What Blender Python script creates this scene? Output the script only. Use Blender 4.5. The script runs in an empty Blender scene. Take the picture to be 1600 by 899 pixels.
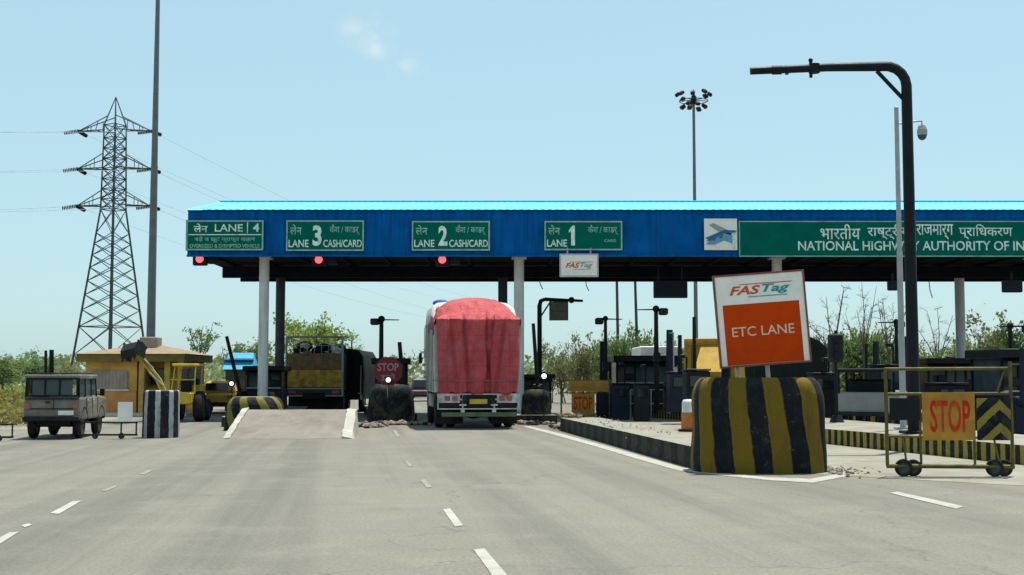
import bpy, math, random
from mathutils import Vector, Matrix, Quaternion, noise
R = math.radians
scene = bpy.context.scene
COL = scene.collection
rnd = random.Random(7)

# ------------------------------------------------------------------ camera model
FPX, CX, CY, HCAM = 1950.0, 800.0, 449.5, 1.5
PITCH = math.atan(140.5 / FPX)
cam_d = bpy.data.cameras.new('camera')
cam = bpy.data.objects.new('camera', cam_d)
COL.objects.link(cam)
cam_d.sensor_width = 36.0
cam_d.lens = FPX / 1600.0 * 36.0
cam_d.clip_start, cam_d.clip_end = 0.1, 5000.0
cam.location = (0, 0, HCAM)
cam.rotation_euler = (R(90) + PITCH, 0, 0)
scene.camera = cam
CP, SP = math.cos(PITCH), math.sin(PITCH)

def ray(px, py):
    dx, dy = (px - CX) / FPX, (CY - py) / FPX
    return Vector((dx, CP - dy * SP, SP + dy * CP))

def U(px, py, Y):
    """point of the photograph's ray at distance Y in front of the camera"""
    d = ray(px, py)
    return Vector((0, 0, HCAM)) + d * (Y / d.y)

def G(px, py, z=0.0):
    """point of the ground (height z) under a pixel"""
    d = ray(px, py)
    return Vector((0, 0, HCAM)) + d * ((z - HCAM) / d.z)

LANE = math.atan(0.13)          # lanes run a little to the left of the view axis

# ------------------------------------------------------------------ materials
def _nt(name):
    m = bpy.data.materials.new(name)
    m.use_nodes = True
    nt = m.node_tree
    return m, nt, nt.nodes, nt.links, nt.nodes['Principled BSDF']

def val(nt, op, a, b=None, c=None, clamp=False):
    n = nt.nodes.new('ShaderNodeMath'); n.operation = op; n.use_clamp = clamp
    for i, v in enumerate((a, b, c)):
        if v is None: continue
        if isinstance(v, (int, float)): n.inputs[i].default_value = v
        else: nt.links.new(v, n.inputs[i])
    return n.outputs[0]

def mixc(nt, f, a, b, mode='MIX'):
    n = nt.nodes.new('ShaderNodeMix'); n.data_type = 'RGBA'; n.blend_type = mode
    for s, v in ((n.inputs[0], f), (n.inputs[6], a), (n.inputs[7], b)):
        if isinstance(v, (int, float)): s.default_value = v
        elif isinstance(v, (tuple, list)): s.default_value = (v[0], v[1], v[2], 1)
        else: nt.links.new(v, s)
    return n.outputs[2]

def noi(nt, scale, detail=4, rough=0.6, coord='Object', stretch=None, dist=0.0):
    tc = nt.nodes.new('ShaderNodeTexCoord')
    v = tc.outputs[coord]
    if stretch:
        mp = nt.nodes.new('ShaderNodeMapping'); mp.inputs['Scale'].default_value = stretch
        nt.links.new(v, mp.inputs[0]); v = mp.outputs[0]
    n = nt.nodes.new('ShaderNodeTexNoise')
    n.inputs['Scale'].default_value = scale; n.inputs['Detail'].default_value = detail
    n.inputs['Roughness'].default_value = rough; n.inputs['Distortion'].default_value = dist
    nt.links.new(v, n.inputs['Vector'])
    return n.outputs[0]

def rng(nt, v, a, b, c=0.0, d=1.0):
    n = nt.nodes.new('ShaderNodeMapRange')
    nt.links.new(v, n.inputs[0])
    for i, x in enumerate((a, b, c, d)): n.inputs[i + 1].default_value = x
    return n.outputs[0]

def bump(nt, p, h, strength, dist=0.02):
    b = nt.nodes.new('ShaderNodeBump'); b.inputs['Strength'].default_value = strength; b.inputs['Distance'].default_value = dist
    nt.links.new(h, b.inputs['Height']); nt.links.new(b.outputs[0], p.inputs['Normal'])

def worn(name, col, rough=0.6, metal=0.0, vary=0.25, dirt=(0.16, 0.13, 0.09), dirt_amt=0.25, scale=3.0, bmp=0.1, streak=False, spec=0.22):
    """painted or raw surface with uneven tone, dust patches and a little relief"""
    m, nt, N, L, p = _nt(name)
    n1 = noi(nt, scale, 5)
    n2 = noi(nt, scale * 0.6, 6, 0.7, stretch=(6, 6, 0.5) if streak else None)
    c = mixc(nt, rng(nt, n1, 0.3, 0.7), [x * (1 - vary) for x in col], [min(1, x * (1 + vary)) for x in col])
    c = mixc(nt, rng(nt, n2, 0.45, 0.75, 0, dirt_amt * 1.6), c, dirt)
    L.new(c, p.inputs['Base Color'])
    L.new(rng(nt, n2, 0.3, 0.7, max(0.05, rough - 0.12), min(1, rough + 0.15)), p.inputs['Roughness'])
    p.inputs['Metallic'].default_value = metal; p.inputs['Specular IOR Level'].default_value = spec
    if bmp: bump(nt, p, noi(nt, scale * 9, 4), bmp)
    return m

def striped(name, ca, cb, period, slant=0.0, vee=0.0, duty=0.5, wear=0.35, coat=(0.12, 0.11, 0.09), axis='UV', phase=0.0):
    """painted stripes across the surface's own UV run (metres), ragged at the edges and scuffed"""
    m, nt, N, L, p = _nt(name)
    tc = N.new('ShaderNodeTexCoord'); sp = N.new('ShaderNodeSeparateXYZ')
    L.new(tc.outputs['UV' if axis == 'UV' else 'Object'], sp.inputs[0])
    u, v = sp.outputs[0 if axis in ('UV', 'X') else 1], sp.outputs[1 if axis == 'UV' else 2]
    nz = val(nt, 'MULTIPLY', val(nt, 'SUBTRACT', noi(nt, 5, 4), 0.5), 0.06)
    if vee: u2 = val(nt, 'ADD', val(nt, 'MULTIPLY', val(nt, 'ABSOLUTE', u), vee), v)
    else: u2 = val(nt, 'ADD', u, val(nt, 'MULTIPLY', v, slant))
    t = val(nt, 'FRACT', val(nt, 'ADD', val(nt, 'DIVIDE', val(nt, 'ADD', u2, nz), period), phase + 40.0))
    f = rng(nt, t, duty - 0.02, duty + 0.02)
    c = mixc(nt, f, ca, cb)
    n2 = noi(nt, 4.5, 7, 0.72)
    c = mixc(nt, rng(nt, n2, 0.48, 0.72, 0, wear), c, coat)
    n3 = noi(nt, 1.3, 4)
    c = mixc(nt, rng(nt, n3, 0.3, 0.75, 0, 0.45), c, mixc(nt, 1.0, c, (0.55, 0.5, 0.45), 'MULTIPLY'))
    n4 = noi(nt, 9, 8, 0.78); c = mixc(nt, rng(nt, n4, 0.60, 0.64, 0, 0.75 * min(1, wear * 2.4)), c, (0.19, 0.17, 0.135))
    n5 = noi(nt, 2.2, 6, 0.75, stretch=(3.0, 3.0, 0.6)); c = mixc(nt, rng(nt, n5, 0.52, 0.72, 0, 0.6), c, (0.045, 0.04, 0.03))
    L.new(c, p.inputs['Base Color']); p.inputs['Roughness'].default_value = 0.8; p.inputs['Specular IOR Level'].default_value = 0.15
    bump(nt, p, noi(nt, 22, 5), 0.25)
    return m

def glow(name, col, strength):
    m, nt, N, L, p = _nt(name)
    p.inputs['Base Color'].default_value = (*col, 1)
    p.inputs['Emission Color'].default_value = (*col, 1); p.inputs['Emission Strength'].default_value = strength
    return m

def leafy(name, ca, cb, trans=0.42):
    m, nt, N, L, p = _nt(name)
    oi = N.new('ShaderNodeObjectInfo')
    f = rng(nt, noi(nt, 1.1, 3), 0.32, 0.68)
    c = mixc(nt, f, ca, cb)
    c = mixc(nt, val(nt, 'MULTIPLY', oi.outputs['Random'], 0.35), c, (0.16, 0.14, 0.05))
    N.remove(p)
    d = N.new('ShaderNodeBsdfDiffuse'); t = N.new('ShaderNodeBsdfTranslucent'); mx = N.new('ShaderNodeMixShader')
    L.new(c, d.inputs[0]); L.new(mixc(nt, 1.0, c, (1.0, 1.0, 0.5), 'MULTIPLY'), t.inputs[0])
    mx.inputs[0].default_value = trans
    L.new(d.outputs[0], mx.inputs[1]); L.new(t.outputs[0], mx.inputs[2]); L.new(mx.outputs[0], N['Material Output'].inputs[0])
    return m

YEL, BLK = (0.175, 0.112, 0.009), (0.008, 0.010, 0.016)
M = {}
M['black_metal'] = worn('black painted steel', (0.007, 0.010, 0.013), 0.5, 0.0, 0.3, (0.03, 0.028, 0.024), 0.2, spec=0.15)
M['navy'] = worn('dark navy painted steel', (0.005, 0.010, 0.026), 0.5, 0.0, 0.3, (0.05, 0.05, 0.06), 0.25)
M['grey_steel'] = worn('galvanised steel', (0.36, 0.37, 0.38), 0.5, 0.3, 0.15, (0.2, 0.18, 0.15), 0.3)
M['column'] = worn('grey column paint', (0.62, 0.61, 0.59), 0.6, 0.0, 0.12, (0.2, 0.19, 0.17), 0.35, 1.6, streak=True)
M['dark_column'] = worn('dark grey column paint', (0.045, 0.055, 0.065), 0.6, 0.0, 0.2)  # column paint darkened for canopy shade; plain dark grey elsewhere
M['mast'] = worn('weathered mast steel', (0.13, 0.145, 0.155), 0.5, 0.3, 0.15)
M['pylon'] = worn('old galvanised lattice', (0.045, 0.066, 0.072), 0.6, 0.2, 0.2)
M['blue_sheet'] = worn('blue fascia sheet', (0.0, 0.098, 0.335), 0.55, 0.0, 0.2, (0.004, 0.045, 0.15), 0.6, 1.4, 0.03, streak=True, spec=0.04)
M['roof_sheet'] = worn('pale blue roof sheet', (0.10, 0.68, 0.90), 0.4, 0.0, 0.06, (0.3, 0.5, 0.6), 0.2, 0.6)
M['under'] = worn('dark canopy underside', (0.006, 0.009, 0.016), 0.9, 0.0, 0.3, (0.02, 0.02, 0.022), 0.3)  # near-black colour carries the shadow under the canopy roof
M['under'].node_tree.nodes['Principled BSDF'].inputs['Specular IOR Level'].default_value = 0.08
M['sign_green'] = worn('green sign sheeting', (0.0, 0.120, 0.088), 0.45, 0.0, 0.15, (0.003, 0.095, 0.075), 0.35, 1.5, 0.0, spec=0.02)
M['sign_line'] = worn('white reflective border', (0.30, 0.46, 0.42), 0.5, 0.0, 0.2, (0.1, 0.2, 0.18), 0.5)
M['letter'] = worn('white reflective letters', (0.72, 0.84, 0.78), 0.5, 0.0, 0.2, (0.12, 0.28, 0.22), 0.5, 6)
M['letter_dim'] = worn('faded reflective letters', (0.26, 0.48, 0.40), 0.5, 0.0, 0.3, (0.05, 0.2, 0.14), 0.5, 6)
M['white_board'] = worn('white sign board', (0.84, 0.79, 0.73), 0.5, 0.0, 0.08, (0.55, 0.47, 0.38), 0.35, 1.8, 0.02)
M['orange_panel'] = worn('orange vinyl', (0.56, 0.050, 0.001), 0.5, 0.0, 0.12, (0.42, 0.04, 0.008), 0.5, 2.2, 0.0, spec=0.06)
M['letter_orange'] = worn('white vinyl letters', (0.72, 0.56, 0.42), 0.5, 0.0, 0.1)
M['logo_orange'] = worn('orange red logo vinyl', (0.62, 0.10, 0.03), 0.5, 0.0, 0.1)
M['logo_teal'] = worn('teal logo vinyl', (0.02, 0.30, 0.33), 0.5, 0.0, 0.1)
M['red_edge'] = worn('rusty red frame', (0.24, 0.06, 0.05), 0.6, 0.0, 0.3)
M['stop_red'] = worn('stop sign red', (0.16, 0.018, 0.022), 0.5, 0.0, 0.3, (0.10, 0.05, 0.05), 0.4)
M['paint_red'] = worn('red hand painted letters', (0.50, 0.022, 0.008), 0.6, 0.0, 0.3, (0.42, 0.12, 0.02), 0.5, 9, spec=0.08)
M['gate_panel'] = worn('ochre painted panel', (0.44, 0.20, 0.024), 0.6, 0.0, 0.18, (0.25, 0.14, 0.05), 0.6, 4)
M['gate_yellow'] = worn('dull yellow tube paint', (0.125, 0.105, 0.018), 0.6, 0.0, 0.3, (0.06, 0.055, 0.03), 0.7, 5)
M['chev'] = striped('yellow black chevrons', (0.26, 0.20, 0.04), BLK, 0.34, vee=0.95, duty=0.42)
M['tyre'] = worn('tyre rubber', (0.012, 0.012, 0.013), 0.85, 0.0, 0.2, (0.07, 0.06, 0.05), 0.4)
M['rim'] = worn('wheel steel', (0.05, 0.048, 0.045), 0.5, 0.3, 0.3)
M['concrete'] = worn('pale concrete', (0.215, 0.192, 0.162), 0.9, 0.0, 0.14, (0.145, 0.128, 0.10), 0.7, 1.3, 0.4)
M['island_top'] = worn('dusty island concrete', (0.245, 0.235, 0.188), 0.9, 0.0, 0.14, (0.17, 0.155, 0.12), 0.6, 1.6, 0.4)
M['white_paint'] = worn('chipped white paint', (0.40, 0.385, 0.33), 0.8, 0.0, 0.15, (0.34, 0.31, 0.26), 0.6, 4.0, 0.4)
M['bar_main'] = striped('yellow and black barrier', YEL, BLK, 0.60, slant=0.09, duty=0.50, wear=0.22, coat=(0.07, 0.062, 0.045), phase=0.83)
M['bar_a'] = striped('dull yellow and black barrier', (0.20, 0.17, 0.03), BLK, 0.62, slant=0.5, duty=0.45)
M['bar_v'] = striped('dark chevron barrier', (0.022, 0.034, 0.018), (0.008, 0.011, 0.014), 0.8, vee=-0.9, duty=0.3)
M['bar_white'] = striped('white and black drum', (0.42, 0.43, 0.45), (0.012, 0.014, 0.018), 0.345, duty=0.38, wear=0.3, phase=0.1)
M['kerb_dark'] = striped('dark worn kerb stripes', (0.035, 0.038, 0.030), (0.010, 0.014, 0.019), 1.0, duty=0.5, wear=0.3)
M['kerb_yellow'] = striped('yellow black kerb stripes', (0.34, 0.27, 0.05), (0.012, 0.014, 0.016), 0.28, duty=0.5, wear=0.35)
M['red_tarp'] = None
M['glass'] = worn('dark tinted glass', (0.010, 0.016, 0.022), 0.08, 0.0, 0.1, (0.05, 0.05, 0.05), 0.1, 2, 0)
M['glass'].node_tree.nodes['Principled BSDF'].inputs['Specular IOR Level'].default_value = 0.6
M['glass_pale'] = worn('dusty glass', (0.045, 0.07, 0.08), 0.15, 0.0, 0.2, (0.11, 0.11, 0.10), 0.4, 2, 0)
M['truck_grey'] = worn('grey cargo cover', (0.47, 0.47, 0.455), 0.8, 0.0, 0.2, (0.28, 0.265, 0.23), 0.5, 1.5, 0.5)
M['truck_dark'] = worn('oily chassis', (0.012, 0.013, 0.015), 0.7, 0.0, 0.3, (0.05, 0.045, 0.035), 0.4)
M['truck_silver'] = worn('silver bumper paint', (0.55, 0.55, 0.55), 0.45, 0.2, 0.2, (0.16, 0.13, 0.11), 0.5, 5)
M['blue_cover'] = worn('blue cover', (0.03, 0.10, 0.30), 0.6)
M['red_lens'] = worn('red lens', (0.40, 0.10, 0.09), 0.25, 0.0, 0.2)
M['bumper_green'] = worn('dull green yellow bar', (0.11, 0.135, 0.07), 0.6)
M['brown_wood'] = worn('brown tailboard', (0.26, 0.155, 0.075), 0.7, 0.0, 0.3, (0.06, 0.06, 0.045), 0.5, 4)
M['tail_yellow'] = worn('worn yellow tailboard', (0.62, 0.36, 0.04), 0.6, 0.0, 0.25, (0.26, 0.12, 0.05), 1.0, 5)
M['dark_tarp'] = worn('dark green tarpaulin', (0.012, 0.018, 0.017), 0.8, 0.0, 0.4, (0.03, 0.034, 0.03), 0.3, 2, spec=0.06)
M['machine_yellow'] = worn('machine yellow', (0.55, 0.40, 0.045), 0.5, 0.0, 0.15, (0.25, 0.18, 0.06), 0.5)
M['truck_yellow'] = worn('truck yellow', (0.58, 0.36, 0.055), 0.5, 0.0, 0.15, (0.3, 0.2, 0.07), 0.4)
M['van_grey'] = worn('dusty olive grey jeep paint', (0.15, 0.14, 0.12), 0.4, 0.0, 0.12, (0.29, 0.24, 0.19), 0.7, 1.6)
M['van_pale'] = worn('pale van paint', (0.22, 0.225, 0.215), 0.4, 0.0, 0.12, (0.28, 0.25, 0.20), 0.5)
M['hut_yellow'] = worn('ochre hut wall', (0.60, 0.335, 0.085), 0.85, 0.0, 0.2, (0.22, 0.13, 0.06), 0.6, 1.3)
M['hut_orange'] = worn('orange hut plinth', (0.58, 0.25, 0.08), 0.85, 0.0, 0.2, (0.3, 0.16, 0.09), 0.6, 1.3)
M['hut_roof'] = worn('tan hut roof', (0.27, 0.20, 0.125), 0.85, 0.0, 0.2)
M['hut_trim'] = worn('olive eaves board', (0.17, 0.125, 0.03), 0.8, 0.0, 0.2)
M['pink_shutter'] = worn('faded pink grey shutter', (0.32, 0.26, 0.235), 0.7, 0.0, 0.2, (0.25, 0.21, 0.12), 0.6, 2.5)
M['white_wall'] = worn('white wash', (0.62, 0.60, 0.54), 0.85, 0.0, 0.08)
M['white_truck'] = worn('white truck paint', (0.74, 0.72, 0.72), 0.5, 0.0, 0.06)
M['cyan_roof'] = worn('cyan kiosk roof', (0.06, 0.42, 0.66), 0.5, 0.0, 0.1)
M['cyan_dark'] = worn('deep blue band', (0.01, 0.10, 0.24), 0.5)
M['bark'] = worn('bark', (0.085, 0.068, 0.052), 0.9, 0.0, 0.3)
M['bark_pale'] = worn('dry pale bark', (0.15, 0.135, 0.12), 0.9, 0.0, 0.2)
M['leaf'] = leafy('green leaves', (0.125, 0.20, 0.105), (0.235, 0.33, 0.165))  # leaf colour brightened and blued as a haze tint
M['leaf_bright'] = leafy('bright green leaves', (0.16, 0.25, 0.06), (0.30, 0.38, 0.13))
M['leaf_dry'] = leafy('dry olive leaves', (0.16, 0.18, 0.11), (0.27, 0.28, 0.18))
M['leaf_far'] = leafy('far grey green leaves', (0.16, 0.22, 0.14), (0.25, 0.30, 0.20))
M['grass'] = leafy('dry verge grass', (0.15, 0.155, 0.055), (0.28, 0.25, 0.13))
M['stone'] = worn('broken stone', (0.26, 0.22, 0.17), 0.95, 0.0, 0.3, (0.12, 0.10, 0.08), 0.6, 6, 0.6)
M['brick_red'] = worn('red rubble', (0.20, 0.085, 0.05), 0.95, 0.0, 0.3, (0.12, 0.10, 0.08), 0.6, 6, 0.6)
M['led_red'] = glow('red signal light', (1.0, 0.075, 0.075), 1.6)
M['lamp_white'] = glow('white lamp', (1.0, 0.97, 0.88), 1.4)
M['wire'] = worn('wire', (0.42, 0.44, 0.45), 0.5, 0.2, 0.1)
M['plastic_white'] = worn('white plastic', (0.6, 0.6, 0.57), 0.5, 0.0, 0.1)
M['plastic_orange'] = worn('orange plastic', (0.52, 0.15, 0.03), 0.5, 0.0, 0.15)
M['logo_grey'] = worn('logo grey', (0.30, 0.34, 0.33), 0.5)
M['logo_blue'] = worn('logo blue', (0.02, 0.13, 0.30), 0.5)
M['logo_cyan'] = worn('logo cyan', (0.12, 0.34, 0.48), 0.5)
M['car_plum'] = worn('plum car paint', (0.09, 0.035, 0.07), 0.4)
M['tan_board'] = worn('tan board back', (0.14, 0.14, 0.105), 0.6)
M['bone'] = worn('insulator brown', (0.012, 0.014, 0.016), 0.4)

def _tarp():
    m, nt, N, L, p = _nt('red tarpaulin')
    n1 = noi(nt, 1.4, 5); n2 = noi(nt, 5, 6, 0.7); n3 = noi(nt, 1.0, 5, 0.65, stretch=(2.2, 1, 0.45))
    c = mixc(nt, rng(nt, n1, 0.3, 0.7), (0.42, 0.046, 0.056), (0.54, 0.085, 0.095))
    c = mixc(nt, rng(nt, n3, 0.42, 0.72, 0, 0.55), c, (0.20, 0.030, 0.034))
    c = mixc(nt, rng(nt, n2, 0.48, 0.74, 0, 0.3), c, (0.50, 0.24, 0.23))
    n4 = noi(nt, 0.9, 6, 0.7); c = mixc(nt, rng(nt, n4, 0.5, 0.75, 0, 0.4), c, (0.36, 0.17, 0.15))
    seam = N.new('ShaderNodeTexBrick'); seam.inputs['Scale'].default_value = 0.55; seam.inputs['Mortar Size'].default_value = 0.006; seam.offset = 0.0
    tcs = N.new('ShaderNodeTexCoord'); mps = N.new('ShaderNodeMapping'); mps.inputs['Rotation'].default_value = (R(90), 0, 0); L.new(tcs.outputs['Object'], mps.inputs[0]); L.new(mps.outputs[0], seam.inputs['Vector'])
    c = mixc(nt, val(nt, 'MULTIPLY', seam.outputs['Fac'], 0.35), c, (0.2, 0.03, 0.03))
    L.new(c, p.inputs['Base Color']); p.inputs['Roughness'].default_value = 0.6; p.inputs['Specular IOR Level'].default_value = 0.15
    bump(nt, p, noi(nt, 3.0, 7, 0.66, stretch=(1.8, 1, 0.45), dist=1.2), 0.8, 0.10)
    return m
M['red_tarp'] = _tarp()

def _asphalt():
    m, nt, N, L, p = _nt('sun bleached asphalt')
    big = noi(nt, 0.11, 5, 0.6); mid = noi(nt, 0.9, 6, 0.65); fine = noi(nt, 26, 5, 0.75); agg = noi(nt, 95, 2, 0.6)
    tcr = N.new('ShaderNodeTexCoord'); mr = N.new('ShaderNodeMapping'); mr.inputs['Rotation'].default_value = (0, 0, -LANE); L.new(tcr.outputs['Object'], mr.inputs[0])
    ms = N.new('ShaderNodeMapping'); ms.inputs['Scale'].default_value = (1.0, 0.022, 1); L.new(mr.outputs[0], ms.inputs[0])
    tn = N.new('ShaderNodeTexNoise'); tn.inputs['Scale'].default_value = 0.85; tn.inputs['Detail'].default_value = 7; tn.inputs['Roughness'].default_value = 0.62; L.new(ms.outputs[0], tn.inputs['Vector'])
    tracks = tn.outputs[0]
    mt = N.new('ShaderNodeMapping'); mt.inputs['Scale'].default_value = (0.10, 1.4, 1); L.new(mr.outputs[0], mt.inputs[0])
    cn = N.new('ShaderNodeTexNoise'); cn.inputs['Scale'].default_value = 1.0; cn.inputs['Detail'].default_value = 7; cn.inputs['Roughness'].default_value = 0.66; L.new(mt.outputs[0], cn.inputs['Vector'])
    sx_ = N.new('ShaderNodeSeparateXYZ'); L.new(mr.outputs[0], sx_.inputs[0])
    wob = val(nt, 'MULTIPLY', noi(nt, 0.7, 5), 0.5)
    joint = rng(nt, val(nt, 'FRACT', val(nt, 'DIVIDE', val(nt, 'ADD', val(nt, 'ADD', sx_.outputs[1], wob), 203.1), 8.4)), 0.0, 0.007, 0.55, 0.0)
    c = mixc(nt, rng(nt, big, 0.3, 0.7), (0.155, 0.148, 0.121), (0.194, 0.184, 0.150))
    c = mixc(nt, rng(nt, tracks, 0.46, 0.64, 0, 0.9), c, (0.118, 0.113, 0.096))
    c = mixc(nt, rng(nt, cn.outputs[0], 0.50, 0.72, 0, 0.55), c, (0.150, 0.145, 0.122))
    c = mixc(nt, val(nt, 'MULTIPLY', joint, rng(nt, mid, 0.35, 0.6)), c, (0.085, 0.083, 0.075))
    c = mixc(nt, rng(nt, mid, 0.5, 0.75, 0, 0.5), c, (0.225, 0.212, 0.178))
    c = mixc(nt, rng(nt, fine, 0.35, 0.68, 0, 1.0), mixc(nt, 1.0, c, (0.80, 0.80, 0.80), 'MULTIPLY'), mixc(nt, 1.0, c, (1.26, 1.25, 1.22), 'MULTIPLY'))
    c = mixc(nt, rng(nt, agg, 0.60, 0.70, 0, 0.5), c, (0.13, 0.13, 0.125))
    # oil spots and thin sealed cracks
    spots = noi(nt, 1.7, 3, 0.5)
    c = mixc(nt, rng(nt, spots, 0.68, 0.76, 0, 0.55), c, (0.10, 0.10, 0.095))
    vo = N.new('ShaderNodeTexVoronoi'); vo.feature = 'DISTANCE_TO_EDGE'; vo.inputs['Scale'].default_value = 0.16
    tc = N.new('ShaderNodeTexCoord'); ad = N.new('ShaderNodeVectorMath'); ad.operation = 'ADD'
    nn = N.new('ShaderNodeTexNoise'); nn.inputs['Scale'].default_value = 0.8; nn.inputs['Detail'].default_value = 6
    L.new(tc.outputs['Object'], nn.inputs['Vector'])
    sc_ = N.new('ShaderNodeVectorMath'); sc_.operation = 'SCALE'; sc_.inputs['Scale'].default_value = 2.2
    L.new(nn.outputs['Color'], sc_.inputs[0]); L.new(tc.outputs['Object'], ad.inputs[0]); L.new(sc_.outputs[0], ad.inputs[1])
    L.new(ad.outputs[0], vo.inputs['Vector'])
    c = mixc(nt, rng(nt, vo.outputs['Distance'], 0.001, 0.005, 0.45, 0.0), c, (0.09, 0.09, 0.085))
    L.new(c, p.inputs['Base Color']); p.inputs['Roughness'].default_value = 0.9; p.inputs['Specular IOR Level'].default_value = 0.25
    bump(nt, p, fine, 0.3, 0.01)
    return m
M['asphalt'] = _asphalt()

def _soil():
    m, nt, N, L, p = _nt('dusty soil')
    c = mixc(nt, rng(nt, noi(nt, 0.08, 5), 0.35, 0.65), (0.25, 0.225, 0.165), (0.31, 0.28, 0.215))
    c = mixc(nt, rng(nt, noi(nt, 0.5, 6, 0.7), 0.5, 0.7, 0, 0.7), c, (0.17, 0.18, 0.075))
    c = mixc(nt, rng(nt, noi(nt, 8, 5, 0.7), 0.4, 0.7, 0, 0.4), c, (0.18, 0.155, 0.11))
    L.new(c, p.inputs['Base Color']); p.inputs['Roughness'].default_value = 0.95
    return m
M['soil'] = _soil()

def _mark():
    m, nt, N, L, p = _nt('worn road paint')
    c = mixc(nt, rng(nt, noi(nt, 2.5, 7, 0.75), 0.42, 0.66, 0, 0.75), (0.38, 0.37, 0.32), (0.21, 0.20, 0.17))
    c = mixc(nt, rng(nt, noi(nt, 30, 4, 0.7), 0.5, 0.7, 0, 0.5), c, (0.24, 0.235, 0.215))
    L.new(c, p.inputs['Base Color']); p.inputs['Roughness'].default_value = 0.85
    return m
M['mark'] = _mark()
M['mark_faint'] = worn('nearly gone road paint', (0.25, 0.242, 0.21), 0.9, 0, 0.2, (0.185, 0.178, 0.152), 0.9, 5)

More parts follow.
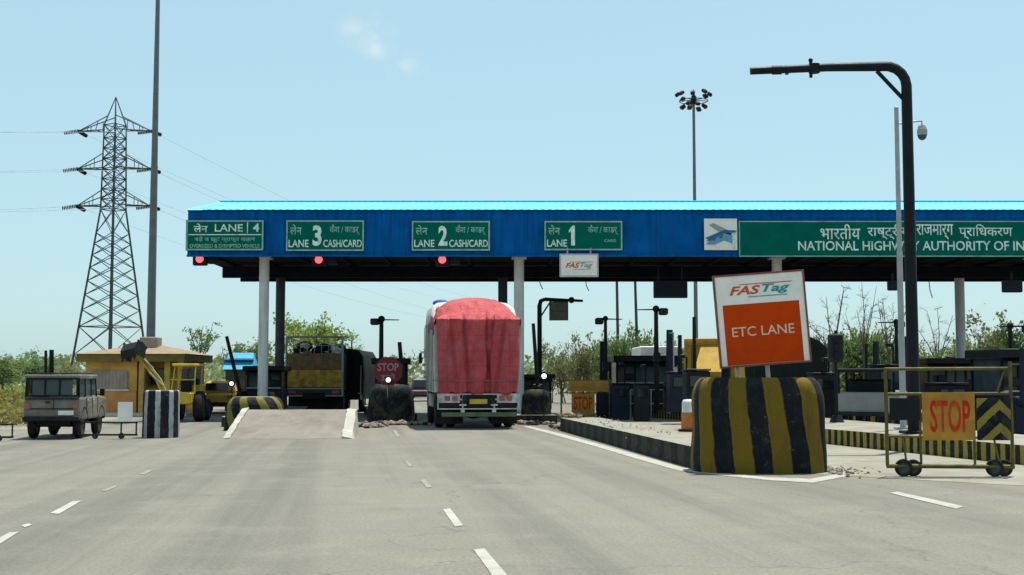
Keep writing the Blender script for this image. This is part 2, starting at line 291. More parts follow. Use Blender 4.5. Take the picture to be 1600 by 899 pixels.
# ------------------------------------------------------------------ mesh helpers
class MB:
    """collects shapes, then links them as ONE mesh object"""
    def __init__(s): s.v, s.f, s.m, s.uv, s.sm = [], [], [], {}, []
    def face(s, idx, mi=0, uv=None, smooth=False):
        s.f.append(tuple(idx)); s.m.append(mi); s.sm.append(smooth)
        if uv: s.uv[len(s.f) - 1] = uv
    def add(s, vs, fs, mi=0, smooth=False):
        b = len(s.v); s.v += [tuple(v) for v in vs]
        for f in fs: s.face([b + i for i in f], mi, None, smooth)
    def box(s, c, d, mi=0, rot=None, bev=0.0, taper=(1, 1)):
        x, y, z = d[0] / 2, d[1] / 2, d[2] / 2
        c = Vector(c)
        if bev <= 0:
            vs = [Vector((a * x * (taper[0] if k > 0 else 1), b * y * (taper[1] if k > 0 else 1), k * z)) for k in (-1, 1) for a, b in ((-1, -1), (1, -1), (1, 1), (-1, 1))]
            fs = [(3, 2, 1, 0), (4, 5, 6, 7), (0, 1, 5, 4), (1, 2, 6, 5), (2, 3, 7, 6), (3, 0, 4, 7)]
        else:
            e = min(bev, x * 0.49, y * 0.49, z * 0.49)
            vs, fs = [], []
            lv = [(-z, e), (-z + e, 0), (z - e, 0), (z, e)]
            for zz, ins in lv:
                tx = 1 + (taper[0] - 1) * (zz + z) / (2 * z); ty = 1 + (taper[1] - 1) * (zz + z) / (2 * z)
                X, Y2 = x * tx - ins, y * ty - ins
                q = e * 0.6
                for a, b in ((-X + q, -Y2), (X - q, -Y2), (X, -Y2 + q), (X, Y2 - q), (X - q, Y2), (-X + q, Y2), (-X, Y2 - q), (-X, -Y2 + q)):
                    vs.append(Vector((a, b, zz)))
            fs.append(tuple(range(7, -1, -1))); fs.append(tuple(range(24, 32)))
            for l in range(3):
                for i in range(8):
                    j = (i + 1) % 8
                    fs.append((l * 8 + i, l * 8 + j, l * 8 + 8 + j, l * 8 + 8 + i))
        if rot is not None:
            q = rot.to_quaternion() if hasattr(rot, 'to_quaternion') else rot
            vs = [q @ v for v in vs]
        s.add([v + c for v in vs], fs, mi)
        return s
    def cyl(s, a, b, r0, r1=None, n=12, mi=0, smooth=True, caps=True):
        a, b = Vector(a), Vector(b); r1 = r0 if r1 is None else r1
        d = (b - a)
        if d.length < 1e-6: return s
        q = d.to_track_quat('Z', 'Y')
        base = len(s.v)
        for p, r in ((a, r0), (b, r1)):
            for i in range(n):
                t = 2 * math.pi * i / n
                s.v.append(tuple(p + q @ Vector((math.cos(t) * r, math.sin(t) * r, 0))))
        for i in range(n):
            j = (i + 1) % n
            s.face((base + i, base + j, base + n + j, base + n + i), mi, None, smooth)
        if caps:        # caps keep their own corners so the sides shade straight
            s.v += s.v[base:base + 2 * n]; k = base + 2 * n
            s.face(tuple(k + i for i in range(n - 1, -1, -1)), mi); s.face(tuple(k + n + i for i in range(n)), mi)
        return s
    def tube(s, pts, r, n=8, mi=0):
        pts = [Vector(p) for p in pts]
        rs = r if isinstance(r, (list, tuple)) else [r] * len(pts)
        base = len(s.v); up = None
        for k, p in enumerate(pts):
            d = (pts[min(k + 1, len(pts) - 1)] - pts[max(k - 1, 0)])
            q = d.to_track_quat('Z', 'Y') if d.length > 1e-6 else Quaternion()
            if up is not None:      # keep the ring from twisting
                x = up - d.normalized() * up.dot(d.normalized())
                if x.length > 1e-4:
                    x.normalize(); y = d.normalized().cross(x)
                else: x, y = q @ Vector((1, 0, 0)), q @ Vector((0, 1, 0))
            else: x, y = q @ Vector((1, 0, 0)), q @ Vector((0, 1, 0))
            up = x
            for i in range(n):
                t = 2 * math.pi * i / n
                s.v.append(tuple(p + (x * math.cos(t) + y * math.sin(t)) * rs[k]))
        for k in range(len(pts) - 1):
            for i in range(n):
                j = (i + 1) % n; o = base + k * n
                s.face((o + i, o + j, o + n + j, o + n + i), mi, None, True)
        e0 = len(s.v); s.v += s.v[base:base + n]; e1 = len(s.v); s.v += s.v[base + (len(pts) - 1) * n:base + len(pts) * n]
        s.face(tuple(e0 + i for i in range(n - 1, -1, -1)), mi)
        s.face(tuple(e1 + i for i in range(n)), mi)
        return s
    def ball(s, c, r, n=10, m=6, mi=0, sc=(1, 1, 1)):
        c = Vector(c); base = len(s.v)
        for j in range(m + 1):
            ph = math.pi * j / m
            for i in range(n):
                t = 2 * math.pi * i / n
                s.v.append((c.x + r * sc[0] * math.sin(ph) * math.cos(t), c.y + r * sc[1] * math.sin(ph) * math.sin(t), c.z + r * sc[2] * math.cos(ph)))
        for j in range(m):
            for i in range(n):
                k = (i + 1) % n
                s.face((base + j * n + i, base + (j + 1) * n + i, base + (j + 1) * n + k, base + j * n + k), mi, None, True)
        return s
    def prism(s, prof, x0, x1, mi=0):
        """profile in (y, z), extruded along x"""
        n = len(prof); b = len(s.v)
        for x in (x0, x1):
            for y, z in prof: s.v.append((x, y, z))
        for i in range(n):
            j = (i + 1) % n
            s.face((b + i, b + n + i, b + n + j, b + j), mi)
        s.face(tuple(b + i for i in range(n)), mi); s.face(tuple(b + n + i for i in range(n - 1, -1, -1)), mi)
        return s
    def plan(s, pts, z0, z1, mi_side=0, mi_top=0, u0=0.0):
        """plan outline (x, y) raised from z0 to z1; the sides carry a UV run in metres"""
        n = len(pts); b = len(s.v)
        for z in (z0, z1):
            for p in pts: s.v.append((p[0], p[1], z))
        u = u0
        area = sum(pts[i][0] * pts[(i + 1) % n][1] - pts[(i + 1) % n][0] * pts[i][1] for i in range(n))
        for i in range(n):
            j = (i + 1) % n
            l = math.hypot(pts[j][0] - pts[i][0], pts[j][1] - pts[i][1])
            q = (b + i, b + j, b + n + j, b + n + i); w = ((u, 0), (u + l, 0), (u + l, z1 - z0), (u, z1 - z0))
            if area < 0: q, w = q[::-1], w[::-1]
            s.face(q, mi_side, w)
            u += l
        t = tuple(range(b + n, b + 2 * n))
        s.face(t if area > 0 else t[::-1], mi_top)
        return s
    def build(s, name, mats, parent=None, loc=None, rot=None, jitter=0):
        me = bpy.data.meshes.new(name)
        me.from_pydata(s.v, [], s.f)
        for m in (mats if isinstance(mats, (list, tuple)) else [mats]): me.materials.append(M[m] if isinstance(m, str) else m)
        me.polygons.foreach_set('material_index', s.m)
        me.polygons.foreach_set('use_smooth', s.sm)
        if s.uv:
            ul = me.uv_layers.new(name='UVMap')
            for fi, co in s.uv.items():
                p = me.polygons[fi]
                for k, li in enumerate(p.loop_indices): ul.data[li].uv = co[k]
        me.update()
        o = bpy.data.objects.new(name, me); COL.objects.link(o)
        if parent is not None: o.parent = parent
        if loc is not None: o.location = loc
        if rot is not None: o.rotation_euler = rot
        return o

def tag(o, label=None, cat=None, group=None, kind=None):
    if label: o['label'] = label
    if cat: o['category'] = cat
    if group: o['group'] = group
    if kind: o['kind'] = kind
    return o

def thing(name, label, cat, loc=(0, 0, 0), rz=0.0, group=None, rot=None):
    o = bpy.data.objects.new(name, None); COL.objects.link(o)
    o.location = loc; o.rotation_euler = rot if rot else (0, 0, rz)
    o.empty_display_size = 0.3
    return tag(o, label, cat, group)

def copy_tree(o, parent=None):
    c = o.copy(); COL.objects.link(c)
    if parent is not None: c.parent = parent
    for ch in list(o.children): copy_tree(ch, c)
    return c

def structure(name, mb, mats): return tag(mb.build(name, mats), kind='structure')

# lettering: real thin letter shapes fitted into a given box on a sign's face
def letters(mb, text, cx, cz, w, h, y, mi=0, bold=0.0, shear=0.0):
    cu = bpy.data.curves.new('lettering', 'FONT')
    cu.body = text; cu.size = 1.0; cu.offset = bold; cu.shear = shear; cu.fill_mode = 'FRONT'; cu.resolution_u = 3
    o = bpy.data.objects.new('lettering', cu); COL.objects.link(o)
    dg = bpy.context.evaluated_depsgraph_get(); dg.update()
    me = bpy.data.meshes.new_from_object(o.evaluated_get(dg))
    vs = [v.co.copy() for v in me.vertices]; fs = [tuple(p.vertices) for p in me.polygons]
    bpy.data.objects.remove(o); bpy.data.curves.remove(cu); bpy.data.meshes.remove(me)
    if not vs: return
    x0, x1 = min(v.x for v in vs), max(v.x for v in vs); z0, z1 = min(v.y for v in vs), max(v.y for v in vs)
    sx, sz = w / (x1 - x0), h / (z1 - z0)
    mb.add([(cx + (v.x - (x0 + x1) / 2) * sx, y, cz + (v.y - (z0 + z1) / 2) * sz) for v in vs], fs, mi)

def frame_rect(mb, cx, cz, w, h, t, y0, y1, mi=0):
    """rectangular border between depths y0 and y1, butted at the corners"""
    ym, d = (y0 + y1) / 2, abs(y1 - y0)
    mb.box((cx, ym, cz + h / 2 - t / 2), (w, d, t), mi); mb.box((cx, ym, cz - h / 2 + t / 2), (w, d, t), mi)
    mb.box((cx - w / 2 + t / 2, ym, cz), (t, d, h - 2 * t), mi); mb.box((cx + w / 2 - t / 2, ym, cz), (t, d, h - 2 * t), mi)

def wheel(parent, loc, r, w, name='wheel'):
    """tyre round an axle along x, with a rim as its own piece"""
    mb = MB(); prof = [(-w / 2, r * 0.62), (-w / 2, r * 0.86), (-w * 0.38, r * 0.97), (0, r), (w * 0.38, r * 0.97), (w / 2, r * 0.86), (w / 2, r * 0.62)]
    n = 24
    for i in range(n):
        t = 2 * math.pi * i / n
        for x, q in prof: mb.v.append((x, q * math.cos(t), q * math.sin(t)))
    k = len(prof)
    for i in range(n):
        j = (i + 1) % n
        for a in range(k):
            b = (a + 1) % k
            mb.face((i * k + a, i * k + b, j * k + b, j * k + a), 0, None, a < k - 1)
    o = mb.build(name, 'tyre', parent, loc)
    q = MB(); q.cyl((-w * 0.42, 0, 0), (w * 0.42, 0, 0), r * 0.615, n=16); q.cyl((-w * 0.5, 0, 0), (w * 0.5, 0, 0), r * 0.2, n=10)
    q.build('rim', 'rim', o)
    return o
# ================================================================== SETTING
def grid_sheet(name, x0, x1, y0, y1, z, mat):
    mb = MB(); mb.add([(x0, y0, z), (x1, y0, z), (x1, y1, z), (x0, y1, z)], [(0, 1, 2, 3)])
    return structure(name, mb, mat)
grid_sheet('ground', -2500, 2500, -300, 4000, -0.03, 'soil')
mb = MB()
road_pts = [(-34, -60), (40, -60), (40, 30), (30, 62), (12, 110), (2, 240), (-14, 240), (-22, 110), (-30, 70), (-34, 46)]
mb.add([(x, y, 0.0) for x, y in road_pts], [tuple(range(len(road_pts)))])
structure('road', mb, 'asphalt')
# paler concrete pavement of the tag lane
mb = MB()
lane = [(3.2, 21.0), (5.0, 19.3), (7.0, 17.5), (9.6, 17.0), (8.75, 21.6), (7.05, 28.4), (6.0, 43.7), (4.7, 50.0), (0.9, 50.0), (2.4, 36.0)]
mb.add([(x, y, 0.004) for x, y in lane], [tuple(range(len(lane)))])
structure('lane_pavement', mb, 'island_top')
# pavement of the outermost left lane
mb = MB(); mb.add([(-34, 36, 0.004), (-13.2, 36, 0.004), (-16.2, 62, 0.004), (-34, 62, 0.004)], [(0, 1, 2, 3)])
structure('verge_pavement', mb, 'island_top')

# road markings, each dash measured on the ground
mk = MB()
def strip(pts_l, pts_r, mi=0, z=0.006):
    n = len(pts_l)
    vs = [(p.x, p.y, z) for p in pts_l] + [(p.x, p.y, z) for p in pts_r]
    mk.add(vs, [(i, n + i, n + i + 1, i + 1) for i in range(n - 1)], mi)
def quad(a, b, c, d, mi=0):
    mk.add([(p.x, p.y, 0.006) for p in (G(*a), G(*b), G(*c), G(*d))], [(0, 1, 2, 3)], mi)
quad((740, 860), (757, 858), (796, 904), (772, 904))
quad((692, 797), (703, 795), (724, 822), (711, 824))
quad((656, 751), (664, 750), (675, 762), (667, 763), 1)
quad((632, 721), (637, 720), (645, 729), (639, 730), 1)
quad((614, 673), (618, 672), (625, 682), (620, 683), 1)
quad((78, 803), (113, 784), (128, 783), (92, 804))
quad((157, 768), (178, 760), (185, 760), (166, 768), 1)
quad((217, 742), (232, 735), (240, 735), (226, 742), 1)
quad((-30, 858), (14, 833), (30, 832), (-12, 858))
quad((33, 822), (44, 819), (50, 821), (39, 825))
quad((1390, 771), (1402, 769), (1506, 792), (1494, 796))
el = [(818, 667), (870, 681), (930, 698), (1000, 719), (1060, 736), (1130, 744), (1200, 751), (1270, 755), (1340, 742)]
er = [(826, 666), (880, 679), (942, 696), (1012, 716), (1066, 731), (1132, 740), (1200, 746.5), (1266, 749), (1322, 739)]
strip([G(*p) for p in el], [G(*p) for p in er])
structure('road_markings', mk, ['mark', 'mark_faint'])

# islands with kerbs
def island(pts, h, side, top):
    mb = MB(); mb.plan(pts, -0.02, h, 0, 1)
    # rounded arris: a slightly smaller cap just above
    return structure('traffic_island', mb, [side, top])
island([(3.02, 20.3), (4.1, 20.2), (3.6, 24.0), (2.75, 33.4), (2.5, 35.6), (2.3, 35.9), (1.45, 35.9), (1.37, 35.5), (2.1, 29.0)], 0.36, 'kerb_dark', 'island_top')
island([(4.6, 49.5), (6.0, 43.7), (7.1, 28.4), (8.8, 21.4), (10.4, 16.5), (12.2, 16.5), (10.6, 24.0), (9.2, 34.0), (7.6, 48.0), (6.6, 57.0), (3.8, 57.0)], 0.34, 'kerb_yellow', 'island_top')
def straight_island(x, y0, y1, w, h, side='kerb_dark'):
    pts = []
    for y, s in ((y0, -1), (y0, 1), (y1, 1), (y1, -1)): pts.append((x - 0.13 * (y - y0) + s * w / 2, y))
    return island(pts, h, side, 'island_top')
straight_island(0.72, 40.6, 58, 1.5, 0.28)
straight_island(-7.75, 38.2, 58, 2.2, 0.30)
straight_island(-4.0, 42.2, 58, 1.6, 0.28)
straight_island(11.4, 40.0, 57, 1.6, 0.30, 'kerb_yellow')

# ================================================================== CANOPY
cp = thing('toll_canopy', 'long blue toll plaza canopy with sloping pale blue roof on grey columns', 'canopy', (0, 44, 0))
X0, X1, DY = -11.5, 25.0, 10.6
ZB, ZT = 5.83, 7.38
mb = MB()                               # corrugated fascia sheet
n = int((X1 - X0) / 0.11)
prof = []
for i in range(n + 1):
    x = X0 + (X1 - X0) * i / n
    prof.append((x, -0.02 if i % 2 else 0.0))
vs = [(x, y, ZB) for x, y in prof] + [(x, y, ZT) for x, y in prof]
mb.add(vs, [(i, i + 1, n + 2 + i, n + 1 + i) for i in range(n)])
mb.box(((X0 + X1) / 2, 0.11, (ZB + ZT) / 2), (X1 - X0, 0.16, ZT - ZB - 0.02))
mb.box(((X0 + X1) / 2, -0.01, ZB - 0.035), (X1 - X0 + 0.02, 0.12, 0.066))
mb.box(((X0 + X1) / 2, -0.01, ZT + 0.02), (X1 - X0 + 0.02, 0.12, 0.036))
mb.build('front_fascia', 'blue_sheet', cp)
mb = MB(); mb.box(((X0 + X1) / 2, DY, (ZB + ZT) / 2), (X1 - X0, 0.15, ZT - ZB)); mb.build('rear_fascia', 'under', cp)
for x in (X0 + 0.06, X1 - 0.06):
    mb = MB()
    mb.add([(x, 0.2, ZB), (x, DY - 0.08, ZB), (x, DY - 0.08, ZT), (x, DY / 2, ZT + 0.95), (x, 0.2, ZT)], [(0, 1, 2, 3, 4)])
    mb.add([(x + 0.03, 0.2, ZB), (x + 0.03, DY - 0.08, ZB), (x + 0.03, DY - 0.08, ZT), (x + 0.03, DY / 2, ZT + 0.95), (x + 0.03, 0.2, ZT)], [(4, 3, 2, 1, 0)])
    mb.build('end_fascia', 'blue_sheet', cp)
mb = MB()                               # ribbed roof, two slopes
def slope(ya, za, yb, zb):
    k = int((X1 - X0 + 0.2) / 0.25)
    vs = []
    for i in range(k * 2 + 1):
        x = X0 - 0.1 + (X1 - X0 + 0.2) * i / (k * 2)
        dz = 0.012 if i % 2 else 0.0
        vs += [(x, ya, za + dz), (x, yb, zb + dz)]
    mb.add(vs, [(2 * i, 2 * i + 2, 2 * i + 3, 2 * i + 1) for i in range(k * 2)])
slope(-0.10, ZT + 0.05, DY / 2, ZT + 1.08); slope(DY / 2, ZT + 1.08, DY + 0.1, ZT + 0.05)
mb.box(((X0 + X1) / 2, DY / 2, ZT + 1.10), (X1 - X0 + 0.2, 0.4, 0.04))
mb.build('roof', 'roof_sheet', cp)
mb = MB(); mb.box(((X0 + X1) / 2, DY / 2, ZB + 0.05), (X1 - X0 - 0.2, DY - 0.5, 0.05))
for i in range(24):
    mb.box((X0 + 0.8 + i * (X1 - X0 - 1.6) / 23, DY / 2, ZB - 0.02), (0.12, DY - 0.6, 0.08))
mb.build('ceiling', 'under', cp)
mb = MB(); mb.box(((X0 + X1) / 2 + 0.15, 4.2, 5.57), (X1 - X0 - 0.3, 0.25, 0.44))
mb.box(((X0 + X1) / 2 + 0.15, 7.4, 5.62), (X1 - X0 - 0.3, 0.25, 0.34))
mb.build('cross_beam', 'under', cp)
def column(x, y, r, mat):
    mb = MB(); mb.cyl((x, y, 0.28), (x, y, 6.0), r, n=20)
    mb.box((x, y, 0.33), (r * 3.2, r * 3.2, 0.10)); mb.box((x, y, ZB - 0.03), (r * 3, r * 3, 0.06))
    for a in range(8):
        t = a * math.pi / 4 + 0.3
        mb.cyl((x + math.cos(t) * r * 1.3, y + math.sin(t) * r * 1.3, 0.38), (x + math.cos(t) * r * 1.3, y + math.sin(t) * r * 1.3, 0.44), 0.025, n=6)
    mb.build('column', mat, cp)
for px in (412, 811, 1215, 1617): column((px - 800) / 43.3, 1.0, 0.18, 'column')
for px, m_ in ((437, 'dark_column'), (785.5, 'dark_column'), (1134, 'dark_column'), (1502, 'column')):  # three rear columns have canopy shade in their colour
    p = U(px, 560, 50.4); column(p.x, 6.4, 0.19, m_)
# hanging cable ends
for px, py0, py1 in ((914, 436, 455), (842, 436, 452), (1451, 440, 466), (655, 400, 410)):
    a = U(px, py0, 52.0); b = U(px + 2, (py0 + py1) / 2, 52.0); c = U(px + 6, py1, 52.0)
    mb = MB(); mb.tube([Vector((v.x, v.y - 44, v.z + (0.3 if i == 0 else 0))) for i, v in enumerate((a, b, c))], 0.02, 5)
    mb.build('loose_cable', 'black_metal', cp)

# ------------------------------------------------------------------ signs on the fascia
YS = 43.90
SC = FPX / YS
def board_at(px0, py0, px1, py1, Y):
    a, b = U(px0, py0, Y), U(px1, py1, Y)
    return (a.x + b.x) / 2, (a.z + b.z) / 2, abs(b.x - a.x), abs(a.z - b.z)
def sign(name, label, px, group=None, Y=YS, mat='sign_green', cat='sign', border=0.05, bmat='sign_line'):
    cx, cz, w, h = board_at(*px, Y)
    t = thing(name, label, cat, (cx, Y, cz), 0, group)
    mb = MB(); mb.box((0, 0, 0), (w, 0.04, h)); mb.build('panel', mat, t)
    if border:
        mb = MB(); frame_rect(mb, 0, 0, w - 0.03, h - 0.03, border, -0.0225, -0.026); mb.build('border', bmat, t)
    return t, w, h
LY = -0.0265
GRP = 'green lane signs along the canopy'
for num, px, full in ((3, (447, 344, 569, 393), True), (2, (643, 345, 766, 392.5), True), (1, (850, 345, 973, 392), False)):
    lab = {3: 'green lane sign reading 3 CASH/CARD on the blue canopy', 2: 'green lane sign reading 2 CASH/CARD on the blue canopy',
           1: 'green lane sign with large numeral 1 above the small white logo board'}[num]
    t, w, h = sign('lane_sign', lab, px, GRP)
    mb = MB()
    if num != 1: letters(mb, str(num), -0.10 * w, 0.0, 0.115 * w, 0.66 * h, LY, 0, 0.035)
    else:
        a_, b_ = -0.13 * w, 0.33 * h
        mb.add([(a_ - 0.025 * w, LY, -b_), (a_ + 0.022 * w, LY, -b_), (a_ + 0.022 * w, LY, b_), (a_ - 0.008 * w, LY, b_), (a_ - 0.055 * w, LY, b_ * 0.55), (a_ - 0.055 * w, LY, b_ * 0.28), (a_ - 0.025 * w, LY, b_ * 0.5)], [(0, 1, 2, 6), (2, 3, 4, 5, 6)], 0)
    letters(mb, 'LANE', -0.335 * w, -0.25 * h, 0.255 * w, 0.235 * h, LY, 0, 0.012)
    letters(mb, 'लेन', -0.37 * w, 0.19 * h, 0.15 * w, 0.32 * h, LY, 1, 0.012)
    letters(mb, 'कैश / काडर्', 0.25 * w, 0.19 * h, 0.38 * w, 0.33 * h, LY, 1, 0.012)
    if full: letters(mb, 'CASH/CARD', 0.225 * w, -0.25 * h, 0.49 * w, 0.235 * h, LY, 0, 0.012)
    else: letters(mb, 'CARD', 0.34 * w, -0.17 * h, 0.15 * w, 0.09 * h, LY, 1, 0.01)
    mb.build('lettering', ['letter', 'letter_dim'], t)
t, w, h = sign('lane_sign', 'green lane sign reading LANE 4 with two small text lines at the canopy end', (291, 344, 412, 392), GRP)
mb = MB()
letters(mb, 'LANE', 0.05 * w, 0.24 * h, 0.36 * w, 0.24 * h, LY, 0, 0.01)
letters(mb, 'लेन', -0.31 * w, 0.24 * h, 0.18 * w, 0.28 * h, LY, 0, 0.01)
letters(mb, '4', 0.40 * w, 0.25 * h, 0.08 * w, 0.27 * h, LY, 0, 0.03)
letters(mb, 'बड़े व छूट प्राप्त वाहन', 0.0, -0.13 * h, 0.78 * w, 0.20 * h, LY, 1, 0.01)
letters(mb, 'OVERSIZED & EXEMPTED VEHICLE', 0.0, -0.345 * h, 0.90 * w, 0.12 * h, LY, 1, 0.02)
mb.box((0, LY, 0.02 * h), (w - 0.16, 0.003, 0.035), 0); mb.box((0.29 * w, LY, 0.245 * h), (0.03, 0.003, 0.38 * h), 0)
mb.build('lettering', ['letter', 'letter_dim'], t)

t, w, h = sign('authority_sign', 'very long green sign naming the national highway authority in two scripts', (1153.5, 345, 1690, 402), None, YS, border=0.035)
mb = MB()
def xp(px): return (px - (1153.5 + 1690) / 2) / SC
def zp(py): return -(py - (345 + 402) / 2) / SC
letters(mb, 'NATIONAL HIGHWAY AUTHORITY OF INDIA', xp((1246 + 1634) / 2), zp(384.5), 388 / SC, 15.0 / SC, LY, 0, 0.012)
for s_, a, b in (('भारतीय', 1281, 1344), ('राष्ट्रीय', 1355, 1422), ('राजमार्ग', 1432, 1490), ('प्रािधकरण', 1499, 1583)):
    letters(mb, s_, xp((a + b) / 2), zp(362.5), (b - a) / SC, 24 / SC, LY, 0, 0.008)
mb.build('lettering', ['letter', 'letter_dim'], t)
t, w, h = sign('emblem_board', 'white board with a blue road emblem beside the long green sign', (1100, 342, 1152, 391), None, YS, 'white_board', border=0)
mb = MB()
def ploy(pts, mi, k): mb.add([(a * w, -0.023 - 0.002 * k, b * h) for a, b in pts], [tuple(range(len(pts)))], mi)
ploy([(-0.36, 0.30), (-0.22, 0.36), (0.30, 0.10), (0.42, 0.16), (0.30, -0.02), (-0.1, 0.10)], 0, 0)
ploy([(-0.48, -0.12), (0.10, 0.14), (0.48, 0.12), (0.46, 0.04), (0.12, 0.04), (-0.30, -0.22)], 1, 1)
ploy([(-0.46, -0.32), (-0.20, -0.08), (0.18, 0.06), (0.34, 0.02), (0.36, -0.30), (0.10, -0.20), (-0.2, -0.34)], 2, 0)
ploy([(-0.44, -0.22), (-0.26, -0.06), (-0.10, -0.02), (-0.18, -0.20)], 1, 2)
ploy([(-0.06, -0.10), (0.02, 0.06), (0.08, 0.05), (0.04, -0.14)], 1, 2)
ploy([(0.36, 0.06), (0.36, -0.46), (0.46, -0.46), (0.46, 0.05)], 3, 3)
mb.build('emblem', ['logo_grey', 'logo_blue', 'logo_cyan', 'letter'], t)

def tag_logo(mb, cx, cz, w, h, y, so=0, st=1):
    letters(mb, 'FAS', cx - 0.235 * w, cz, 0.50 * w, h * 0.66, y, so, 0.035, 0.30)
    letters(mb, 'Tag', cx + 0.26 * w, cz - 0.02 * h, 0.45 * w, h * 0.76, y - 0.001, st, 0.03, 0.30)
    mb.box((cx + 0.10 * w, y, cz + 0.43 * h), (0.84 * w, 0.002, 0.07 * h), so)
    mb.box((cx + 0.12 * w, y, cz - 0.50 * h), (0.62 * w, 0.002, 0.07 * h), st)
t, w, h = sign('logo_board', 'small off-white board with a faded logo hanging below the canopy edge', (874.5, 397, 935, 433), None, 43.75, 'white_board', border=0.03, bmat='grey_steel')
mb = MB(); tag_logo(mb, 0, 0, 0.72 * w, 0.34 * h, -0.0265)
mb.build('logo', ['logo_orange', 'logo_grey'], t)
mb = MB()
for s in (-0.3, 0.3): mb.box((s * w, 0.03, h / 2 + 0.10), (0.05, 0.03, 0.24))
mb.build('hanger', 'grey_steel', t)

# ------------------------------------------------------------------ signals under the canopy
def signal(px, py, label, lit=True, w_px=22, h_px=20, Y=44.3):
    p = U(px, py, Y)
    t = thing('lane_signal', label, 'traffic light', p, 0, 'signal heads hanging under the canopy')
    s = FPX / Y
    W, H = w_px / s, h_px / s
    mb = MB(); mb.box((0, 0.1, 0), (W, 0.22, H), bev=0.03); mb.box((0, 0.1, H / 2 + 0.12), (0.07, 0.07, 0.30))
    mb.build('housing', 'black_metal', t)
    if lit:
        mb = MB(); mb.cyl((0, -0.005, 0), (0, -0.045, 0), 0.135, 0.13, n=24); mb.build('lens', 'led_red', t)
        mb = MB()
        for i in range(12):
            a0, a1 = math.pi * i / 12, math.pi * (i + 1) / 12
            mb.add([(0.175 * math.cos(a), y, 0.175 * math.sin(a)) for a in (a0, a1) for y in (-0.01, -0.16)], [(0, 1, 3, 2)])
            mb.add([(0.185 * math.cos(a), y, 0.185 * math.sin(a)) for a in (a0, a1) for y in (-0.01, -0.16)], [(2, 3, 1, 0)])
        mb.build('visor', 'black_metal', t)
        mb = MB(); mb.box((W / 2 + 0.2, 0.1, 0), (0.36, 0.2, H * 0.75), bev=0.03); mb.build('side_lamp', 'black_metal', t)
    return t
signal(312, 405, 'lit red signal below the green LANE 4 sign')
signal(498, 406, 'lit red signal below the green sign numbered 3')
signal(691, 406, 'lit red signal below the green sign numbered 2')
signal(1396, 446, 'unlit dark signal box beside the tall grey pole under the canopy', False, 15, 16, 44.3)
signal(1583, 447, 'unlit dark signal box at the far right under the canopy', False, 30, 20, 44.3)
cx, cz, w, h = board_at(1021, 439, 1074, 466, 46.0)
t = thing('display_board', 'black rectangular display board hanging under the canopy', 'display', (cx, 46, cz))
mb = MB(); mb.box((0, 0, 0), (w, 0.16, h), bev=0.02); mb.build('casing', 'black_metal', t)
mb = MB(); frame_rect(mb, 0, 0, w - 0.02, h - 0.02, 0.04, -0.083, -0.092); mb.build('bezel', 'navy', t)
mb = MB()
for s in (-0.35, 0.35): mb.box((s * w, 0.0, h / 2 + 0.3), (0.05, 0.05, 0.6))
mb.build('hanger', 'black_metal', t)

# ================================================================== BARRIERS
def nose(t, w, d, h, mat, taper=0.92, rnd_top=0.16, expo=3.2, lean=0.0, n=56, name='block', lump=0.012, rnd_x=None):
    rx = rnd_x if rnd_x else rnd_top
    mb = MB(); lv = []
    for k in range(9): lv.append((h - rnd_top) * k / 8)
    zs = [(z, 1 - (1 - taper) * z / h) for z in lv]
    for a in (20, 45, 70, 90):
        s = math.sin(R(a)); zs.append((h - rnd_top + rnd_top * s, taper - (rx * (1 - math.cos(R(a)))) / (w / 2)))
    per = []
    for i in range(n + 1):
        a = 2 * math.pi * i / n - math.pi * 1.5      # start at the back
        c, s = math.cos(a), math.sin(a)
        per.append((math.copysign(abs(c) ** (2 / expo), c) * w / 2, math.copysign(abs(s) ** (2 / expo), s) * d / 2))
    us = [0.0]
    for i in range(n): us.append(us[-1] + math.hypot(per[i + 1][0] - per[i][0], per[i + 1][1] - per[i][1]))
    mid = us[-1] / 2
    for z, sc in zs:
        for i in range(n + 1):
            x, y = per[i]
            q = 1 + lump * noise.noise(Vector((x * 1.5, y * 1.5, z * 1.8 + w)))* 2
            mb.v.append((x * sc * q + lean * z, y * sc * q, z))
    for k in range(len(zs) - 1):
        for i in range(n):
            o = k * (n + 1)
            mb.face((o + i, o + i + 1, o + n + 2 + i, o + n + 1 + i), 0,
                    ((us[i] - mid, zs[k][0]), (us[i + 1] - mid, zs[k][0]), (us[i + 1] - mid, zs[k + 1][0]), (us[i] - mid, zs[k + 1][0])), True)
    o = (len(zs) - 1) * (n + 1)
    mb.face([o + i for i in range(n)], 1)
    return mb.build(name, [mat, 'island_top'], t)

# the big one carrying the board
bx = thing('crash_barrier', 'large yellow and black striped concrete barrier under the orange board', 'barrier', (3.99, 20.35, 0.0))
nose(bx, 2.13, 1.5, 1.5, 'bar_main', taper=0.955, rnd_top=0.30, rnd_x=0.17, expo=3.4, lean=-0.02, lump=0.02)
